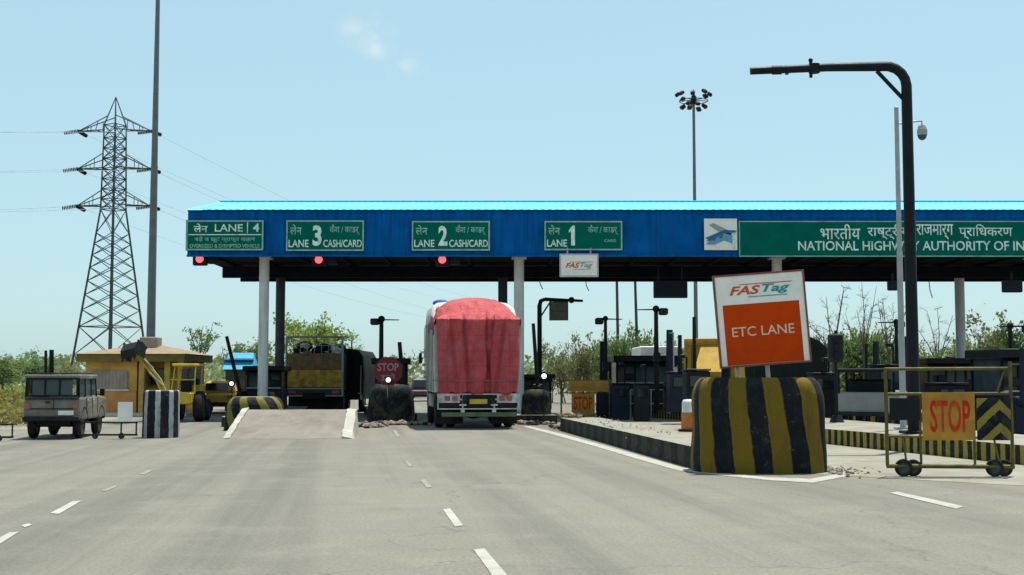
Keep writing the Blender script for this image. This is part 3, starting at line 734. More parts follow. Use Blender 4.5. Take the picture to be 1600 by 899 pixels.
# the board
bd = thing('tag_lane_board', 'tilted white and orange board reading ETC LANE above the striped barrier', 'sign', (0, 0, 0))
c = U(1190.5, 498.5, 20.1)
bd.location = c; bd.rotation_euler = (0, R(-4.3), 0)
S2 = FPX / 20.1
W, H = 141 / S2, 143 / S2
mb = MB(); mb.box((0, 0.0, 0), (W, 0.035, H)); mb.build('panel', 'white_board', bd)
mb = MB(); frame_rect(mb, 0, 0, W + 0.025, H + 0.025, 0.03, -0.03, 0.04); mb.build('frame', 'red_edge', bd)
mb = MB(); mb.box((0.0, -0.0195, -0.155 * H), (0.85 * W, 0.004, 0.66 * H)); mb.build('orange_panel', 'orange_panel', bd)
mb = MB(); letters(mb, 'ETC LANE', 0.0, -0.125 * H, 0.69 * W, 0.105 * H, -0.023, 0, 0.004); mb.build('lettering', 'letter_orange', bd)
mb = MB(); tag_logo(mb, 0.0, 0.325 * H, 0.70 * W, 0.15 * H, -0.0195); mb.build('logo', ['logo_orange', 'logo_teal'], bd)
mb = MB()
mb.cyl((0.03, 0.06, -H / 2 - 0.42), (0.03, 0.06, H / 2 - 0.1), 0.035, n=10); mb.cyl((-0.45, 0.06, -H / 2 - 0.42), (-0.45, 0.06, H / 2 - 0.1), 0.03, n=10)
mb.box((0, 0.045, 0.3 * H), (W * 0.95, 0.03, 0.05)); mb.box((0, 0.045, -0.3 * H), (W * 0.95, 0.03, 0.05))
mb.build('support', 'grey_steel', bd)

# crash blocks of the other islands
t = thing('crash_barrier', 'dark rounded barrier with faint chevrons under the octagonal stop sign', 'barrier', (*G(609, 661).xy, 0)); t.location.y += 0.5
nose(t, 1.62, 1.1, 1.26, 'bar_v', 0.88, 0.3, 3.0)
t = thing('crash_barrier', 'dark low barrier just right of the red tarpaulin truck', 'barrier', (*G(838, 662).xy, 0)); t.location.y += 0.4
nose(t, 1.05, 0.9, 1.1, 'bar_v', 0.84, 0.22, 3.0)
t = thing('crash_barrier', 'yellow and black barrier half hidden behind the concrete ramp', 'barrier', (-7.35, 35.9, 0))
nose(t, 1.75, 1.4, 0.95, 'bar_a', 0.86, 0.22, 2.6)
p = G(243.5, 685)
t = thing('crash_barrier', 'white and black striped drum barrier standing on the road at left', 'barrier', (p.x, p.y + 0.43, 0))
nose(t, 0.90, 0.86, 1.18, 'bar_white', 0.97, 0.05, 2.2)

# concrete ramp
rp = thing('concrete_ramp', 'pale sloping concrete island end with white painted edges', 'ramp', (0, 0, 0))
a0, a1 = G(350, 686), G(546, 685)
cx0 = (a0.x + a1.x) / 2; wv = (a1.x - a0.x)
rp.location = (cx0, a0.y, 0); rp.rotation_euler = (0, 0, LANE * 0.3)
mb = MB(); hw = wv / 2 - 0.16
nx, ny = 14, 10
def rz(v): return 0.655 * (v ** 0.92)
for j in range(ny + 1):
    for i in range(nx + 1):
        u, v = i / nx, j / ny
        mb.v.append(((-hw + 2 * hw * u) * (1 - 0.05 * v), 2.2 * v, 0.004 + rz(v) + 0.012 * noise.noise(Vector((u * 4, v * 3, 1)))))
for j in range(ny):
    for i in range(nx):
        o = j * (nx + 1) + i
        mb.face((o, o + 1, o + nx + 2, o + nx + 1), 0, None, True)
mb.box((0, 2.2 + 0.14, 0.32), (2 * hw * 0.95, 0.26, 0.64))
mb.build('ramp_face', 'concrete', rp)
for s in (-1, 1):
    mb = MB(); k = 12; r2 = random.Random(5 + s)
    for j in range(k + 1):
        v = j / k; z = rz(v) + 0.02
        jt = lambda: r2.uniform(-0.022, 0.022)
        xi = s * (hw * (1 - 0.05 * v)) ; xo = s * (hw * (1 - 0.05 * v) + (0.24 if s > 0 else 0.17))
        mb.v += [(xi, 2.2 * v * 1.03, -0.01), (xi + jt(), 2.2 * v * 1.03, z + 0.03 + jt()), (xo + jt(), 2.2 * v * 1.03, z + 0.01 + jt()), (xo + s * 0.06 + jt(), 2.2 * v * 1.03, -0.01)]
    for j in range(k):
        for i in range(4):
            q = (i + 1) % 4
            f = (j * 4 + i, j * 4 + q, j * 4 + 4 + q, j * 4 + 4 + i)
            mb.face(f if s < 0 else f[::-1])
    e = (0, 1, 2, 3); mb.face(e if s > 0 else e[::-1]); e2 = tuple(k * 4 + i for i in e); mb.face(e2[::-1] if s > 0 else e2)
    mb.build('edge_kerb', 'white_paint', rp)

# ------------------------------------------------------------------ rolling gates
def caster(t, x, r, h):
    mb = MB()
    for s in (-1, 1): mb.box((x + s * 0.045, 0, (h + r) / 2 + 0.01), (0.015, 0.05, h - r + 0.05))
    mb.box((x, 0, h + 0.02), (0.12, 0.08, 0.02)); mb.build('caster_fork', 'truck_dark', t)
    w = wheel(t, (x - 0.0, 0, r), r, 0.065)
    w.rotation_euler = (0, 0, R(90 - 8)); w.location = (x, 0, r)
    w2 = wheel(t, (x + 0.15, 0.02, r), r * 0.96, 0.06); w2.rotation_euler = (0, 0, R(80))
    w2.location = (x + 0.16, 0.05, r * 0.96)
p0, p1 = G(1386, 745), G(1582, 746)
g = thing('rolling_gate', 'yellow tube gate on wheels with ochre STOP panel and chevrons', 'gate', (p0.x, p0.y, 0), math.atan2(p1.y - p0.y, p1.x - p0.x) * 0.3)
k = FPX / p0.y; W = 196 / k
def gz(py): return 1.5 - (py - 590) / k
def gx(px): return (px - 1386) / k
mb = MB()
for px, a in ((1387, 577), (1580, 565)):
    mb.cyl((gx(px), 0, 0.17), (gx(px), 0, gz(a)), 0.027, n=10)
for py in (577, 616): mb.cyl((0, 0.01, gz(py)), (W, 0.01, gz(py - 1)), 0.026, n=10)
mb.cyl((0, 0, gz(727)), (W, 0, gz(728)), 0.034, n=10); mb.cyl((0, 0, gz(681)), (W, 0, gz(684)), 0.018, n=8)
for px in (1440, 1523): mb.cyl((gx(px), 0.03, gz(728)), (gx(px), 0.03, gz(616)), 0.02, n=8)
mb.cyl((gx(1560), 0.0, gz(727)), (gx(1552), 0.0, gz(684)), 0.016, n=6); mb.cyl((gx(1417), 0.0, gz(727)), (gx(1412), 0.0, gz(684)), 0.016, n=6)
mb.cyl((gx(1560), 0.02, gz(612)), (gx(1573), 0.02, gz(575)), 0.015, n=6)
mb.build('frame', 'gate_yellow', g)
def gate_panel(nm, x0, y0, x1, y1, mat, yy=-0.05):
    mb = MB(); a, b, c, d = gx(x0), gx(x1), gz(y1), gz(y0)
    vs = [(a, yy, c), (b, yy, c), (b, yy, d), (a, yy, d), (a, yy + 0.012, c), (b, yy + 0.012, c), (b, yy + 0.012, d), (a, yy + 0.012, d)]
    b0 = len(mb.v); mb.v += vs; mx = (a + b) / 2 + (b - a) * 0.18
    mb.face((0, 1, 2, 3), 0, ((a - mx, c), (b - mx, c), (b - mx, d), (a - mx, d)))
    for f in ((7, 6, 5, 4), (0, 4, 5, 1), (1, 5, 6, 2), (2, 6, 7, 3), (3, 7, 4, 0)): mb.face(f, 0)
    return mb.build(nm, mat, g)
pn = gate_panel('stop_panel', 1441, 613, 1522, 687, 'gate_panel')
mb = MB(); letters(mb, 'STOP', gx(1484), gz(650), 62 / k, 50 / k, -0.053, 0, 0.02); mb.build('lettering', 'paint_red', pn)
gate_panel('chevron_panel', 1525, 622, 1577, 687, 'chev')
gate_panel('dark_panel', 1391, 622, 1437, 656, 'black_metal')
for px in (1420, 1560): caster(g, gx(px) - 0.08, 0.135, 0.21)

# gate standing in the tag lane
p0 = G(877, 655)
g2 = thing('rolling_gate', 'ochre gate with small STOP panel beyond the rubble on the island', 'gate', (p0.x, p0.y, 0))
k = FPX / p0.y; W = 78 / k
gz = lambda py: 1.5 - (py - 590) / k
gx = lambda px: (px - 877) / k
mb = MB()
for px in (877, 953): mb.cyl((gx(px), 0, 0.12), (gx(px), 0, gz(593)), 0.03, n=8)
for py in (595, 614, 648): mb.cyl((0, 0.01, gz(py)), (W, 0.01, gz(py)), 0.022, n=8)
mb.build('frame', 'gate_yellow', g2)
g = g2
gate_panel('top_board', 889, 595, 950, 612, 'gate_panel')
pn = gate_panel('stop_panel', 893, 615, 929, 648, 'gate_panel')
mb = MB(); letters(mb, 'STOP', gx(911), gz(630), 29 / k, 21 / k, -0.053, 0, 0.03); mb.build('lettering', 'paint_red', pn)
gate_panel('dark_panel', 931, 615, 951, 648, 'black_metal')
for px in (885, 945): caster(g2, gx(px), 0.08, 0.14)

# low trolleys on the left
def trolley(px0, px1, py, label, board):
    a = G(px0, py); k = FPX / a.y; W = (px1 - px0) / k
    t = thing('barrier_trolley', label, 'barrier', (a.x, a.y, 0), 0, 'low wheeled barriers on the left lanes')
    mb = MB()
    mb.cyl((0, 0, 0.10), (W, 0, 0.10), 0.024, n=8); mb.cyl((0, 0, 0.40), (W, 0, 0.40), 0.02, n=8)
    for f in (0.02, 0.38, 0.75, 0.98): mb.cyl((W * f, 0, 0.08), (W * f, 0, 0.42), 0.02, n=8)
    mb.cyl((W * 0.02, 0, 0.4), (W * 0.02, 0, 0.75), 0.016, n=6)
    mb.build('frame', 'black_metal', t)
    for f in (0.36, 0.76):
        wheel(t, (W * f, -0.02, 0.075), 0.075, 0.06).rotation_euler = (0, 0, R(80))
    if board:
        mb = MB(); mb.box((W * 0.81, -0.03, 0.66), (0.36, 0.015, 0.48)); mb.build('board', 'white_board', t)
    return t
trolley(112, 214, 686, 'low black wheeled barrier with a white board behind the striped drum', True)
trolley(-70, 20, 690, 'low black wheeled barrier cut by the left edge of the photo', False)
# ================================================================== VEHICLES
# ---- truck under the red tarpaulin
tr = thing('cargo_truck', 'tall goods truck seen from behind under a red tarpaulin', 'truck', (-0.985, 36.6, 0), LANE * 0.95)
HW, LEN = 1.24, 6.4
mb = MB()                                   # bulging grey covered load
ny_, nz_ = 20, 14
def side_pts():
    pr = [(-HW + 0.02, 1.06), (-HW - 0.01, 1.6), (-HW - 0.03, 2.3), (-HW - 0.05, 3.0), (-HW - 0.02, 3.3), (-HW + 0.16, 3.46), (-0.6, 3.50), (0, 3.52), (0.6, 3.50), (HW - 0.16, 3.46), (HW + 0.02, 3.3), (HW + 0.05, 3.0), (HW + 0.03, 2.3), (HW + 0.01, 1.6), (HW - 0.02, 1.06)]
    return pr
pr = side_pts()
for j in range(ny_ + 1):
    y = 0.26 + LEN * 0.78 * j / ny_
    for (x, z) in pr:
        q = noise.noise(Vector((x * 1.3, y * 1.1, z * 1.3)))
        z = min(z + (0.36 if z > 3.2 else 0), 3.02 + (y - 0.2) * 0.42)
        mb.v.append((x * (1 + 0.022 * q), y, z + (0.05 * q if z > 3.3 else 0)))
for j in range(ny_):
    for i in range(len(pr) - 1):
        o = j * len(pr) + i
        mb.face((o, o + len(pr), o + len(pr) + 1, o + 1), 0, None, True)
mb.face(list(range(len(pr)))); mb.face([ny_ * len(pr) + i for i in range(len(pr) - 1, -1, -1)])
body = mb.build('cargo_body', 'truck_grey', tr)
mb = MB()
for i in range(7): mb.tube([(-HW - 0.045, 0.5 + i * 0.75, 1.1), (-HW - 0.075, 0.5 + i * 0.75, 2.4), (-HW - 0.075, 0.52 + i * 0.75, 3.1), (-HW + 0.1, 0.55 + i * 0.75, 3.62)], 0.012, 5)
mb.build('rope', 'tan_board', body)
mb = MB()                                   # the red sheet
nu, nv = 110, 70
path = [(-0.07, 1.02), (-0.12, 1.5), (-0.12, 2.2), (-0.11, 2.9), (-0.10, 3.20), (0.10, 3.34), (0.42, 3.56), (0.85, 3.80), (1.4, 3.93), (2.1, 3.95), (2.9, 3.80)]
def on_path(t):
    a = t * (len(path) - 1); i = min(int(a), len(path) - 2); f = a - i
    return path[i][0] * (1 - f) + path[i + 1][0] * f, path[i][1] * (1 - f) + path[i + 1][1] * f
for j in range(nv + 1):
    t = j / nv; y, z = on_path(t)
    top = max(0.0, min(1.0, (t - 0.40) / 0.2))
    for i in range(nu + 1):
        u = -1.14 + 2.28 * i / nu
        cu, ex = max(-1, min(1, u)), max(0, abs(u) - 1)
        hw = HW + 0.045 - 0.15 * (1 - t) ** 1.5 * (1 - top)
        x = cu * hw + math.copysign(0.02 * min(1, ex * 20), u)
        yy, zz = y + ex * 2.2 * (1 - top), z - ex * 2.6 * top
        zz -= top * (0.40 * abs(cu) ** 2.2 + 0.18 * abs(cu) ** 7) * min(1, max(0, (t - 0.40) / 0.26))
        nv3 = Vector((x * 1.4, t * 5, 3.0))
        d = 0.06 * noise.noise(nv3) + 0.03 * noise.noise(nv3 * 2.7)
        fold = 0.06 * math.sin(x * 9 + 2.2 * math.sin(z * 1.7 + x)) * (0.3 + 0.7 * min(1, max(0, (3.2 - z) / 1.0)))
        for fx, sl, am in ((0.22, 0.10, 0.10), (0.42, -0.20, 0.09), (-0.45, 0.16, 0.08), (0.78, -0.28, 0.07), (-0.85, 0.22, 0.06)):
            g_ = (x - fx - sl * (3.2 - z) * 0.5) / 0.05
            fold -= 1.5 * am * math.exp(-g_ * g_) * (1 - top)
        yy -= (d + fold) * (1 - top * 0.6); zz += d * top
        if j == 0: zz += 0.09 * noise.noise(Vector((x * 5, 0, 9))) + 0.05 * math.sin(x * 14)
        mb.v.append((x, yy - 0.03, zz))
for j in range(nv):
    for i in range(nu):
        o = j * (nu + 1) + i
        mb.face((o, o + 1, o + nu + 2, o + nu + 1), 0, None, True)
tp = mb.build('tarpaulin', 'red_tarp', tr)
so = tp.modifiers.new('thick', 'SOLIDIFY'); so.thickness = 0.012; so.offset = -1
mb = MB(); mb.tube([(-HW - 0.1, 0.3, 1.42), (-HW, -0.19, 1.42), (-0.6, -0.22, 1.40), (0, -0.23, 1.41), (0.6, -0.22, 1.40), (HW, -0.19, 1.42), (HW + 0.1, 0.3, 1.42)], 0.012, 5); mb.build('rope', 'tan_board', tp)
mb = MB()
mb.ball((-0.85, 3.9, 3.90), 0.3, 10, 6, sc=(0.9, 1.6, 0.4)); mb.build('blue_cover', 'blue_cover', tr)
mb = MB(); mb.ball((0.75, 4.2, 3.88), 0.36, 10, 6, sc=(1.1, 1.4, 0.5)); mb.build('roof_bundle', 'dark_tarp', tr)
mb = MB()
for s in (-1, 1): mb.box((s * 0.42, 3.0, 0.86), (0.1, 6.4, 0.24))
for y in (0.1, 1.2, 2.4, 3.6): mb.box((0, y, 0.90), (0.74, 0.1, 0.14))
mb.box((0, 2.5, 1.02), (2.4, 5.0, 0.07)); mb.cyl((-0.9, 1.5, 0.5), (0.9, 1.5, 0.5), 0.09); mb.ball((0, 1.5, 0.5), 0.26, sc=(1.2, 1, 1)); mb.box((0, 0.9, 0.62), (0.8, 0.5, 0.34), bev=0.03)
for s in (-1, 1): mb.box((s * 0.85, 2.9, 0.72), (0.5, 0.9, 0.4), bev=0.04)
mb.build('chassis', 'truck_dark', tr)
mb = MB(); mb.box((0, 5.75, 1.55), (2.3, 1.4, 2.2), bev=0.12); mb.build('cab', 'truck_grey', tr)
mb = MB(); mb.box((-HW - 0.16, 5.9, 2.15), (0.10, 0.06, 0.36), bev=0.02); mb.tube([(-1.12, 5.9, 2.4), (-HW - 0.16, 5.9, 2.35)], 0.015, 5); mb.build('wing_mirror', 'black_metal', tr)
# bumper frame with the lamp boxes
bp = MB()
frame_rect(bp, 0, 0.80, 2.40, 0.46, 0.035, -0.04, -0.08)
for x in (-0.46, 0.46): bp.box((x, -0.065, 0.80), (0.035, 0.05, 0.388))
for x in (-0.46, 0.46): bp.box((x, -0.03, 0.50), (0.11, 0.06, 0.20))
for x in (-0.46, 0.46): bp.box((x, -0.09, 0.86), (0.20, 0.03, 0.05)); bp.box((x, -0.09, 0.70), (0.20, 0.03, 0.05))
bp.build('bumper_frame', 'truck_silver', tr)
mb = MB(); mb.box((0, 0.0, 0.83), (2.3, 0.06, 0.36)); mb.build('tail_board', 'truck_dark', tr)
for s in (-1, 1):
    mb = MB(); mb.box((s * 0.85, -0.055, 0.88), (0.62, 0.03, 0.24), bev=0.01); lb = mb.build('lamp_panel', 'truck_silver', tr)
    for k_ in (-0.16, 0.06):
        mb = MB(); mb.box((s * (0.85 + k_), -0.078, 0.89), (0.16, 0.02, 0.14), bev=0.008); mb.build('tail_lamp', 'red_lens', lb)
mb = MB(); mb.box((0, -0.05, 0.80), (0.52, 0.02, 0.14)); mb.build('number_plate', 'machine_yellow', tr)
mb = MB(); mb.box((0.02, -0.06, 0.42), (2.2, 0.07, 0.13), bev=0.015); mb.build('underrun_bar', 'bumper_green', tr)
for s in (-1, 1):
    mb = MB(); mb.box((s * 0.80, 0.42, 0.50), (0.78, 0.02, 0.72)); mb.build('mud_flap', 'tyre', tr)
    for q in (0.71, 1.05): wheel(tr, (s * q, 1.45, 0.5), 0.5, 0.27)
    wheel(tr, (s * 1.02, 5.6, 0.5), 0.5, 0.27)

# ---- truck with brown and yellow tailboard in the next lane
t2 = thing('cargo_truck', 'old truck with brown and yellow tailboard queuing behind the concrete ramp', 'truck', (U(491, 600, 52).x, 52, 0), LANE * 0.4)
mb = MB()
for s in (-1, 1): mb.box((s * 1.16, 2.5, 1.75), (0.05, 5.0, 1.5))
mb.box((0, 5.0, 1.75), (2.37, 0.06, 1.5)); mb.box((0, 2.5, 0.98), (2.37, 5.0, 0.08))
mb.build('cargo_body', 'dark_tarp', t2)
mb = MB(); mb.box((0, -0.03, 2.17), (2.25, 0.06, 0.66)); 
for i in range(9): mb.box((-1.0 + i * 0.25, -0.067, 2.17), (0.04, 0.012, 0.64))
mb.build('tailboard', 'brown_wood', t2)
mb = MB(); mb.box((0, -0.03, 1.46), (2.25, 0.07, 0.72)); mb.build('yellow_tailboard', 'tail_yellow', t2)
mb = MB()
for s in (-1, 1): mb.cyl((s * 1.16, -0.05, 0.7), (s * 1.16, -0.05, 3.2), 0.045, n=8); mb.cyl((s * 1.16, 4.9, 0.7), (s * 1.16, 4.9, 3.2), 0.04, n=8); mb.cyl((s * 1.16, -0.05, 3.18), (s * 1.16, 4.9, 3.18), 0.03, n=6)
mb.cyl((-1.16, -0.05, 3.18), (1.16, -0.05, 3.18), 0.04, n=8)
for i in range(1, 8): mb.cyl((-1.16 + i * 0.29, -0.06, 2.5), (-1.16 + i * 0.29, -0.06, 3.16), 0.014, n=5)
mb.cyl((-1.14, -0.06, 2.82), (1.14, -0.06, 2.82), 0.016, n=5); mb.box((0, -0.09, 1.04), (2.35, 0.05, 0.06)); mb.box((0, -0.09, 0.74), (2.35, 0.05, 0.05))
mb.build('cage_frame', 'grey_steel', t2)
mb = MB(); r3 = random.Random(3)
for i in range(34): mb.ball((r3.uniform(-1.05, 1.05), r3.uniform(0.2, 3.5), 2.38 + r3.uniform(0, 0.5)), r3.uniform(0.14, 0.27), 8, 5, 0 if i % 3 else 1, (1.3, 1.2, 0.8))
mb.build('load', ['dark_tarp', 'white_truck'], t2)
mb = MB(); mb.box((0, -0.06, 0.89), (2.2, 0.04, 0.24)); mb.build('bumper', 'rim', t2)
mb = MB(); mb.box((0, 0.35, 0.42), (2.2, 0.03, 0.60)); mb.build('mud_flap', 'tyre', t2)  # full-width dark board stands in for the shade under the truck
mb = MB(); mb.box((0, 2.6, 0.75), (0.9, 5.6, 0.25)); mb.box((0, 5.9, 1.7), (2.2, 1.4, 1.9), bev=0.1); mb.build('chassis', 'truck_dark', t2)
for s in (-1, 1):
    for q in (0.68, 1.02): wheel(t2, (s * q, 1.2, 0.48), 0.48, 0.26)
    mb = MB(); mb.box((s * 0.9, -0.075, 0.9), (0.3, 0.02, 0.12)); mb.build('tail_lamp', 'red_lens', t2)

# ---- dark covered truck beside it
t3 = thing('covered_truck', 'dark tarpaulin covered truck with rounded top next to the brown tailboard', 'truck', (U(537, 600, 54).x, 54, 0), -0.02)
mb = MB(); pr = [(-0.55, 0.75), (-0.62, 1.6), (-0.6, 2.45), (-0.42, 2.70), (0.2, 2.74), (0.62, 2.68), (0.80, 2.40), (0.84, 1.6), (0.82, 0.75)]
for j in range(9):
    for x, z in pr: mb.v.append((x + 0.03 * noise.noise(Vector((j, z, x))), 0.6 * j, z + 0.03 * noise.noise(Vector((x, j, z)))))
for j in range(8):
    for i in range(8):
        o = j * 9 + i; mb.face((o, o + 9, o + 10, o + 1), 0, None, True)
mb.face(list(range(9))); mb.face([72 + i for i in range(8, -1, -1)])
mb.build('tarpaulin', 'dark_tarp', t3)
mb = MB(); mb.box((0.1, 2.4, 0.66), (1.3, 5.2, 0.24)); mb.build('chassis', 'truck_dark', t3)
mb = MB(); mb.cyl((0.74, -0.06, 0.62), (0.74, -0.06, 2.0), 0.02, n=6); mb.box((0.7, -0.06, 0.80), (0.14, 0.03, 0.1)); mb.build('marker_rod', 'grey_steel', t3)
for s in (-0.5, 0.68):
    for y in (0.9, 4.2): wheel(t3, (s, y, 0.4), 0.4, 0.24)

# ---- old boxy jeep, seen from behind
p = G(70, 688)
v = thing('old_jeep', 'dusty olive grey boxy jeep seen from behind on the left lane', 'jeep', (p.x + 0.02, p.y + 0.35, 0), LANE * 0.9)
W_ = 0.74
mb = MB()
prof = [(0.0, 0.46), (-0.02, 0.70), (0.0, 1.02), (2.25, 1.02), (2.32, 1.04), (3.20, 0.98), (3.28, 0.90), (3.28, 0.52), (3.0, 0.46)]
n = len(prof)
for s in (-1, 1):
    for y, z in prof: mb.v.append((s * (W_ if z < 1.0 else W_ - 0.015), y, z))
for i in range(n):
    j = (i + 1) % n; mb.face((i, j, n + j, n + i), 0)
mb.face([n + i for i in range(n)]); mb.face([i for i in range(n - 1, -1, -1)])
o = mb.build('body', 'van_grey', v)
bv = o.modifiers.new('round', 'BEVEL'); bv.width = 0.07; bv.segments = 3; bv.limit_method = 'ANGLE'; bv.angle_limit = R(25)
mb = MB(); mb.box((0, 1.06, 1.525), (1.44, 2.16, 0.09), bev=0.04)
for s in (-1, 1): mb.box((s * 0.705, 1.06, 1.49), (0.03, 2.1, 0.03))
mb.build('roof', 'van_grey', v)
for s in (-1, 1):
    for y in (0.05, 0.72, 1.42, 2.10):
        mb = MB(); mb.tube([(s * 0.695, y, 1.02), (s * 0.675, y - (0.12 if y > 2 else 0), 1.49)], 0.032, 6); mb.build('pillar', 'black_metal', v)
    for y0, y1 in ((0.10, 0.68), (0.76, 1.38), (1.46, 2.0)):
        mb = MB(); q = [(s * 0.70, y0, 1.04), (s * 0.70, y1 + (0.03 if y1 > 1.9 else 0), 1.04), (s * 0.682, y1, 1.48), (s * 0.682, y0, 1.48)]
        mb.add(q, [(0, 1, 2, 3) if s > 0 else (3, 2, 1, 0)]); mb.build('side_window', 'glass_pale', v)
for x in (-0.36, 0.0, 0.36):
    mb = MB(); mb.add([(x - 0.165, 0.015, 1.06), (x + 0.165, 0.015, 1.06), (x + 0.165, 0.03, 1.46), (x - 0.165, 0.03, 1.46)], [(0, 1, 2, 3)]); mb.build('rear_window', 'glass_pale', v)
mb = MB(); frame_rect(mb, 0, 1.26, 1.34, 0.46, 0.045, -0.01, 0.03)
for x in (-0.19, 0.19): mb.box((x, 0.01, 1.26), (0.04, 0.03, 0.37))
mb.build('window_frame', 'black_metal', v)
mb = MB(); mb.box((0, -0.03, 0.98), (1.40, 0.05, 0.03)); mb.box((0, -0.035, 0.74), (1.30, 0.02, 0.025)); mb.build('trim_strip', 'truck_dark', v)
for s in (-1, 1):
    mb = MB(); mb.box((s * 0.62, -0.035, 0.80), (0.11, 0.04, 0.13), bev=0.01); mb.build('tail_lamp', 'red_lens', v)
    for y in (0.55, 2.65):
        wheel(v, (s * 0.60, y, 0.33), 0.33, 0.20)
        mb = MB()
        pts = [(s * 0.70, y + 0.42 * math.cos(R(a)), 0.36 + 0.40 * math.sin(R(a))) for a in range(10, 171, 16)]
        mb.tube(pts, 0.05, 6); mb.build('wheel_arch', 'truck_dark', v)
    mb = MB(); mb.box((s * 0.84, 2.2, 1.12), (0.13, 0.04, 0.18), bev=0.02); mb.tube([(s * 0.70, 2.2, 1.05), (s * 0.84, 2.2, 1.08)], 0.012, 5); mb.build('wing_mirror', 'black_metal', v)
mb = MB(); mb.box((0, -0.08, 0.50), (1.46, 0.1, 0.12), bev=0.02); mb.build('rear_bumper', 'truck_dark', v)
mb = MB(); mb.box((0.38, -0.045, 0.64), (0.40, 0.012, 0.11)); mb.build('number_plate', 'white_board', v)
mb = MB(); mb.box((0, 1.6, 0.40), (0.9, 2.9, 0.14)); mb.cyl((-0.6, 0.55, 0.33), (0.6, 0.55, 0.33), 0.05, n=8); mb.ball((0, 0.55, 0.33), 0.13, 8, 6); mb.build('underbody', 'truck_dark', v)

for s in (-1, 1):
    for y in (0.74, 1.44, 2.12):
        mb = MB(); mb.box((s * 0.742, y, 0.80), (0.012, 0.014, 0.42)); mb.build('door_seam', 'truck_dark', v)
    for y in (0.86, 1.56):
        mb = MB(); mb.box((s * 0.755, y, 0.93), (0.03, 0.12, 0.025), bev=0.008); mb.build('door_handle', 'truck_silver', v)
mb = MB(); mb.box((0.05, -0.028, 0.86), (0.012, 0.012, 0.30)); mb.box((-0.10, -0.04, 0.90), (0.12, 0.03, 0.03)); mb.build('tailgate_latch', 'truck_dark', v)
mb = MB(); mb.tube([(-0.45, 0.5, 0.36), (-0.45, -0.06, 0.34)], 0.028, 8); mb.build('exhaust_pipe', 'truck_dark', v)
mb = MB(); mb.tube([(-0.62, 0.1, 1.60), (-0.62, 2.0, 1.60)], 0.015, 6); mb.tube([(0.62, 0.1, 1.60), (0.62, 2.0, 1.60)], 0.015, 6)
for y in (0.15, 0.75, 1.35, 1.95): mb.tube([(-0.62, y, 1.56), (-0.62, y, 1.60), (0.62, y, 1.60), (0.62, y, 1.56)], 0.013, 6)
mb.build('roof_rack', 'truck_dark', v)

v.scale = (0.9, 0.95, 1.0)
# ---- backhoe loader behind the drum
p = G(268, 660)
bh = thing('backhoe_loader', 'yellow backhoe loader with raised dark bucket behind the striped drum', 'excavator', (p.x, p.y, 0), 0.05)
mb = MB()
mb.box((0.42, 0.9, 0.85), (0.72, 2.4, 0.42), bev=0.05); mb.box((0.42, 2.3, 1.05), (0.66, 1.0, 0.55), bev=0.06); mb.build('body', 'machine_yellow', bh)
mb = MB()
for x, y in ((-0.08, 0.1), (0.85, 0.1), (-0.08, 1.4), (0.85, 1.4)): mb.tube([(x, y, 1.0), (x + (0.10 if x < 0 else 0.0), y, 1.55), (x + (0.16 if x < 0 else 0.03), y, 1.98)], 0.03, 6)
mb.box((0.46, 0.75, 2.02), (0.95, 1.6, 0.10), bev=0.03); mb.tube([(-0.08, 0.05, 1.5), (0.88, 0.05, 1.5)], 0.03, 6)
mb.build('cab_frame', 'machine_yellow', bh)
mb = MB(); mb.box((0.4, 1.41, 1.6), (0.8, 0.02, 0.6)); mb.build('cab_glass', 'glass', bh)
mb = MB(); mb.box((0.40, 0.75, 1.3), (0.4, 0.4, 0.5), bev=0.05); mb.build('seat', 'black_metal', bh)
mb = MB()
for s in (-0.07, 0.07): mb.tube([(-0.10 + s, -0.25, 0.75), (-0.45 + s, -0.4, 1.5), (-0.85 + s, -0.55, 2.0), (-1.25 + s, -0.75, 2.5)], [0.055, 0.06, 0.06, 0.045], 6)
mb.box((0.1, -0.2, 0.8), (0.5, 0.3, 0.3), bev=0.03); mb.build('boom_arm', 'machine_yellow', bh)
mb = MB(); mb.tube([(-0.2, -0.42, 1.25), (-0.75, -0.62, 1.75)], 0.035, 6); mb.tube([(-0.6, -0.62, 1.9), (-1.1, -0.78, 2.35)], 0.03, 6); mb.build('hydraulic_ram', 'grey_steel', bh)
mb = MB()
pr = [(-0.3, 0.0), (-0.36, 0.34), (-0.2, 0.62), (0.12, 0.72), (0.35, 0.55), (0.3, 0.5), (0.1, 0.62), (-0.14, 0.54), (-0.28, 0.3), (-0.24, 0.0)]
mb.prism([(a, b) for a, b in pr], -0.32, 0.32)
for s in (-0.32, 0.32): mb.box((s, -0.05, 0.34), (0.03, 0.5, 0.55))
for i in range(4): mb.box((-0.27 + i * 0.18, 0.36, 0.55), (0.06, 0.16, 0.05))
mb.build('bucket', 'truck_dark', bh, (-1.12, -0.75, 2.30), (R(-62), R(10), R(158)))
for s, x in ((-1, -0.28), (1, 0.95)):
    wheel(bh, (x, 0.6, 0.55), 0.55, 0.36); wheel(bh, (x - s * 0.08, 2.5, 0.4), 0.4, 0.26)

bh.scale = (0.86, 0.86, 0.95)
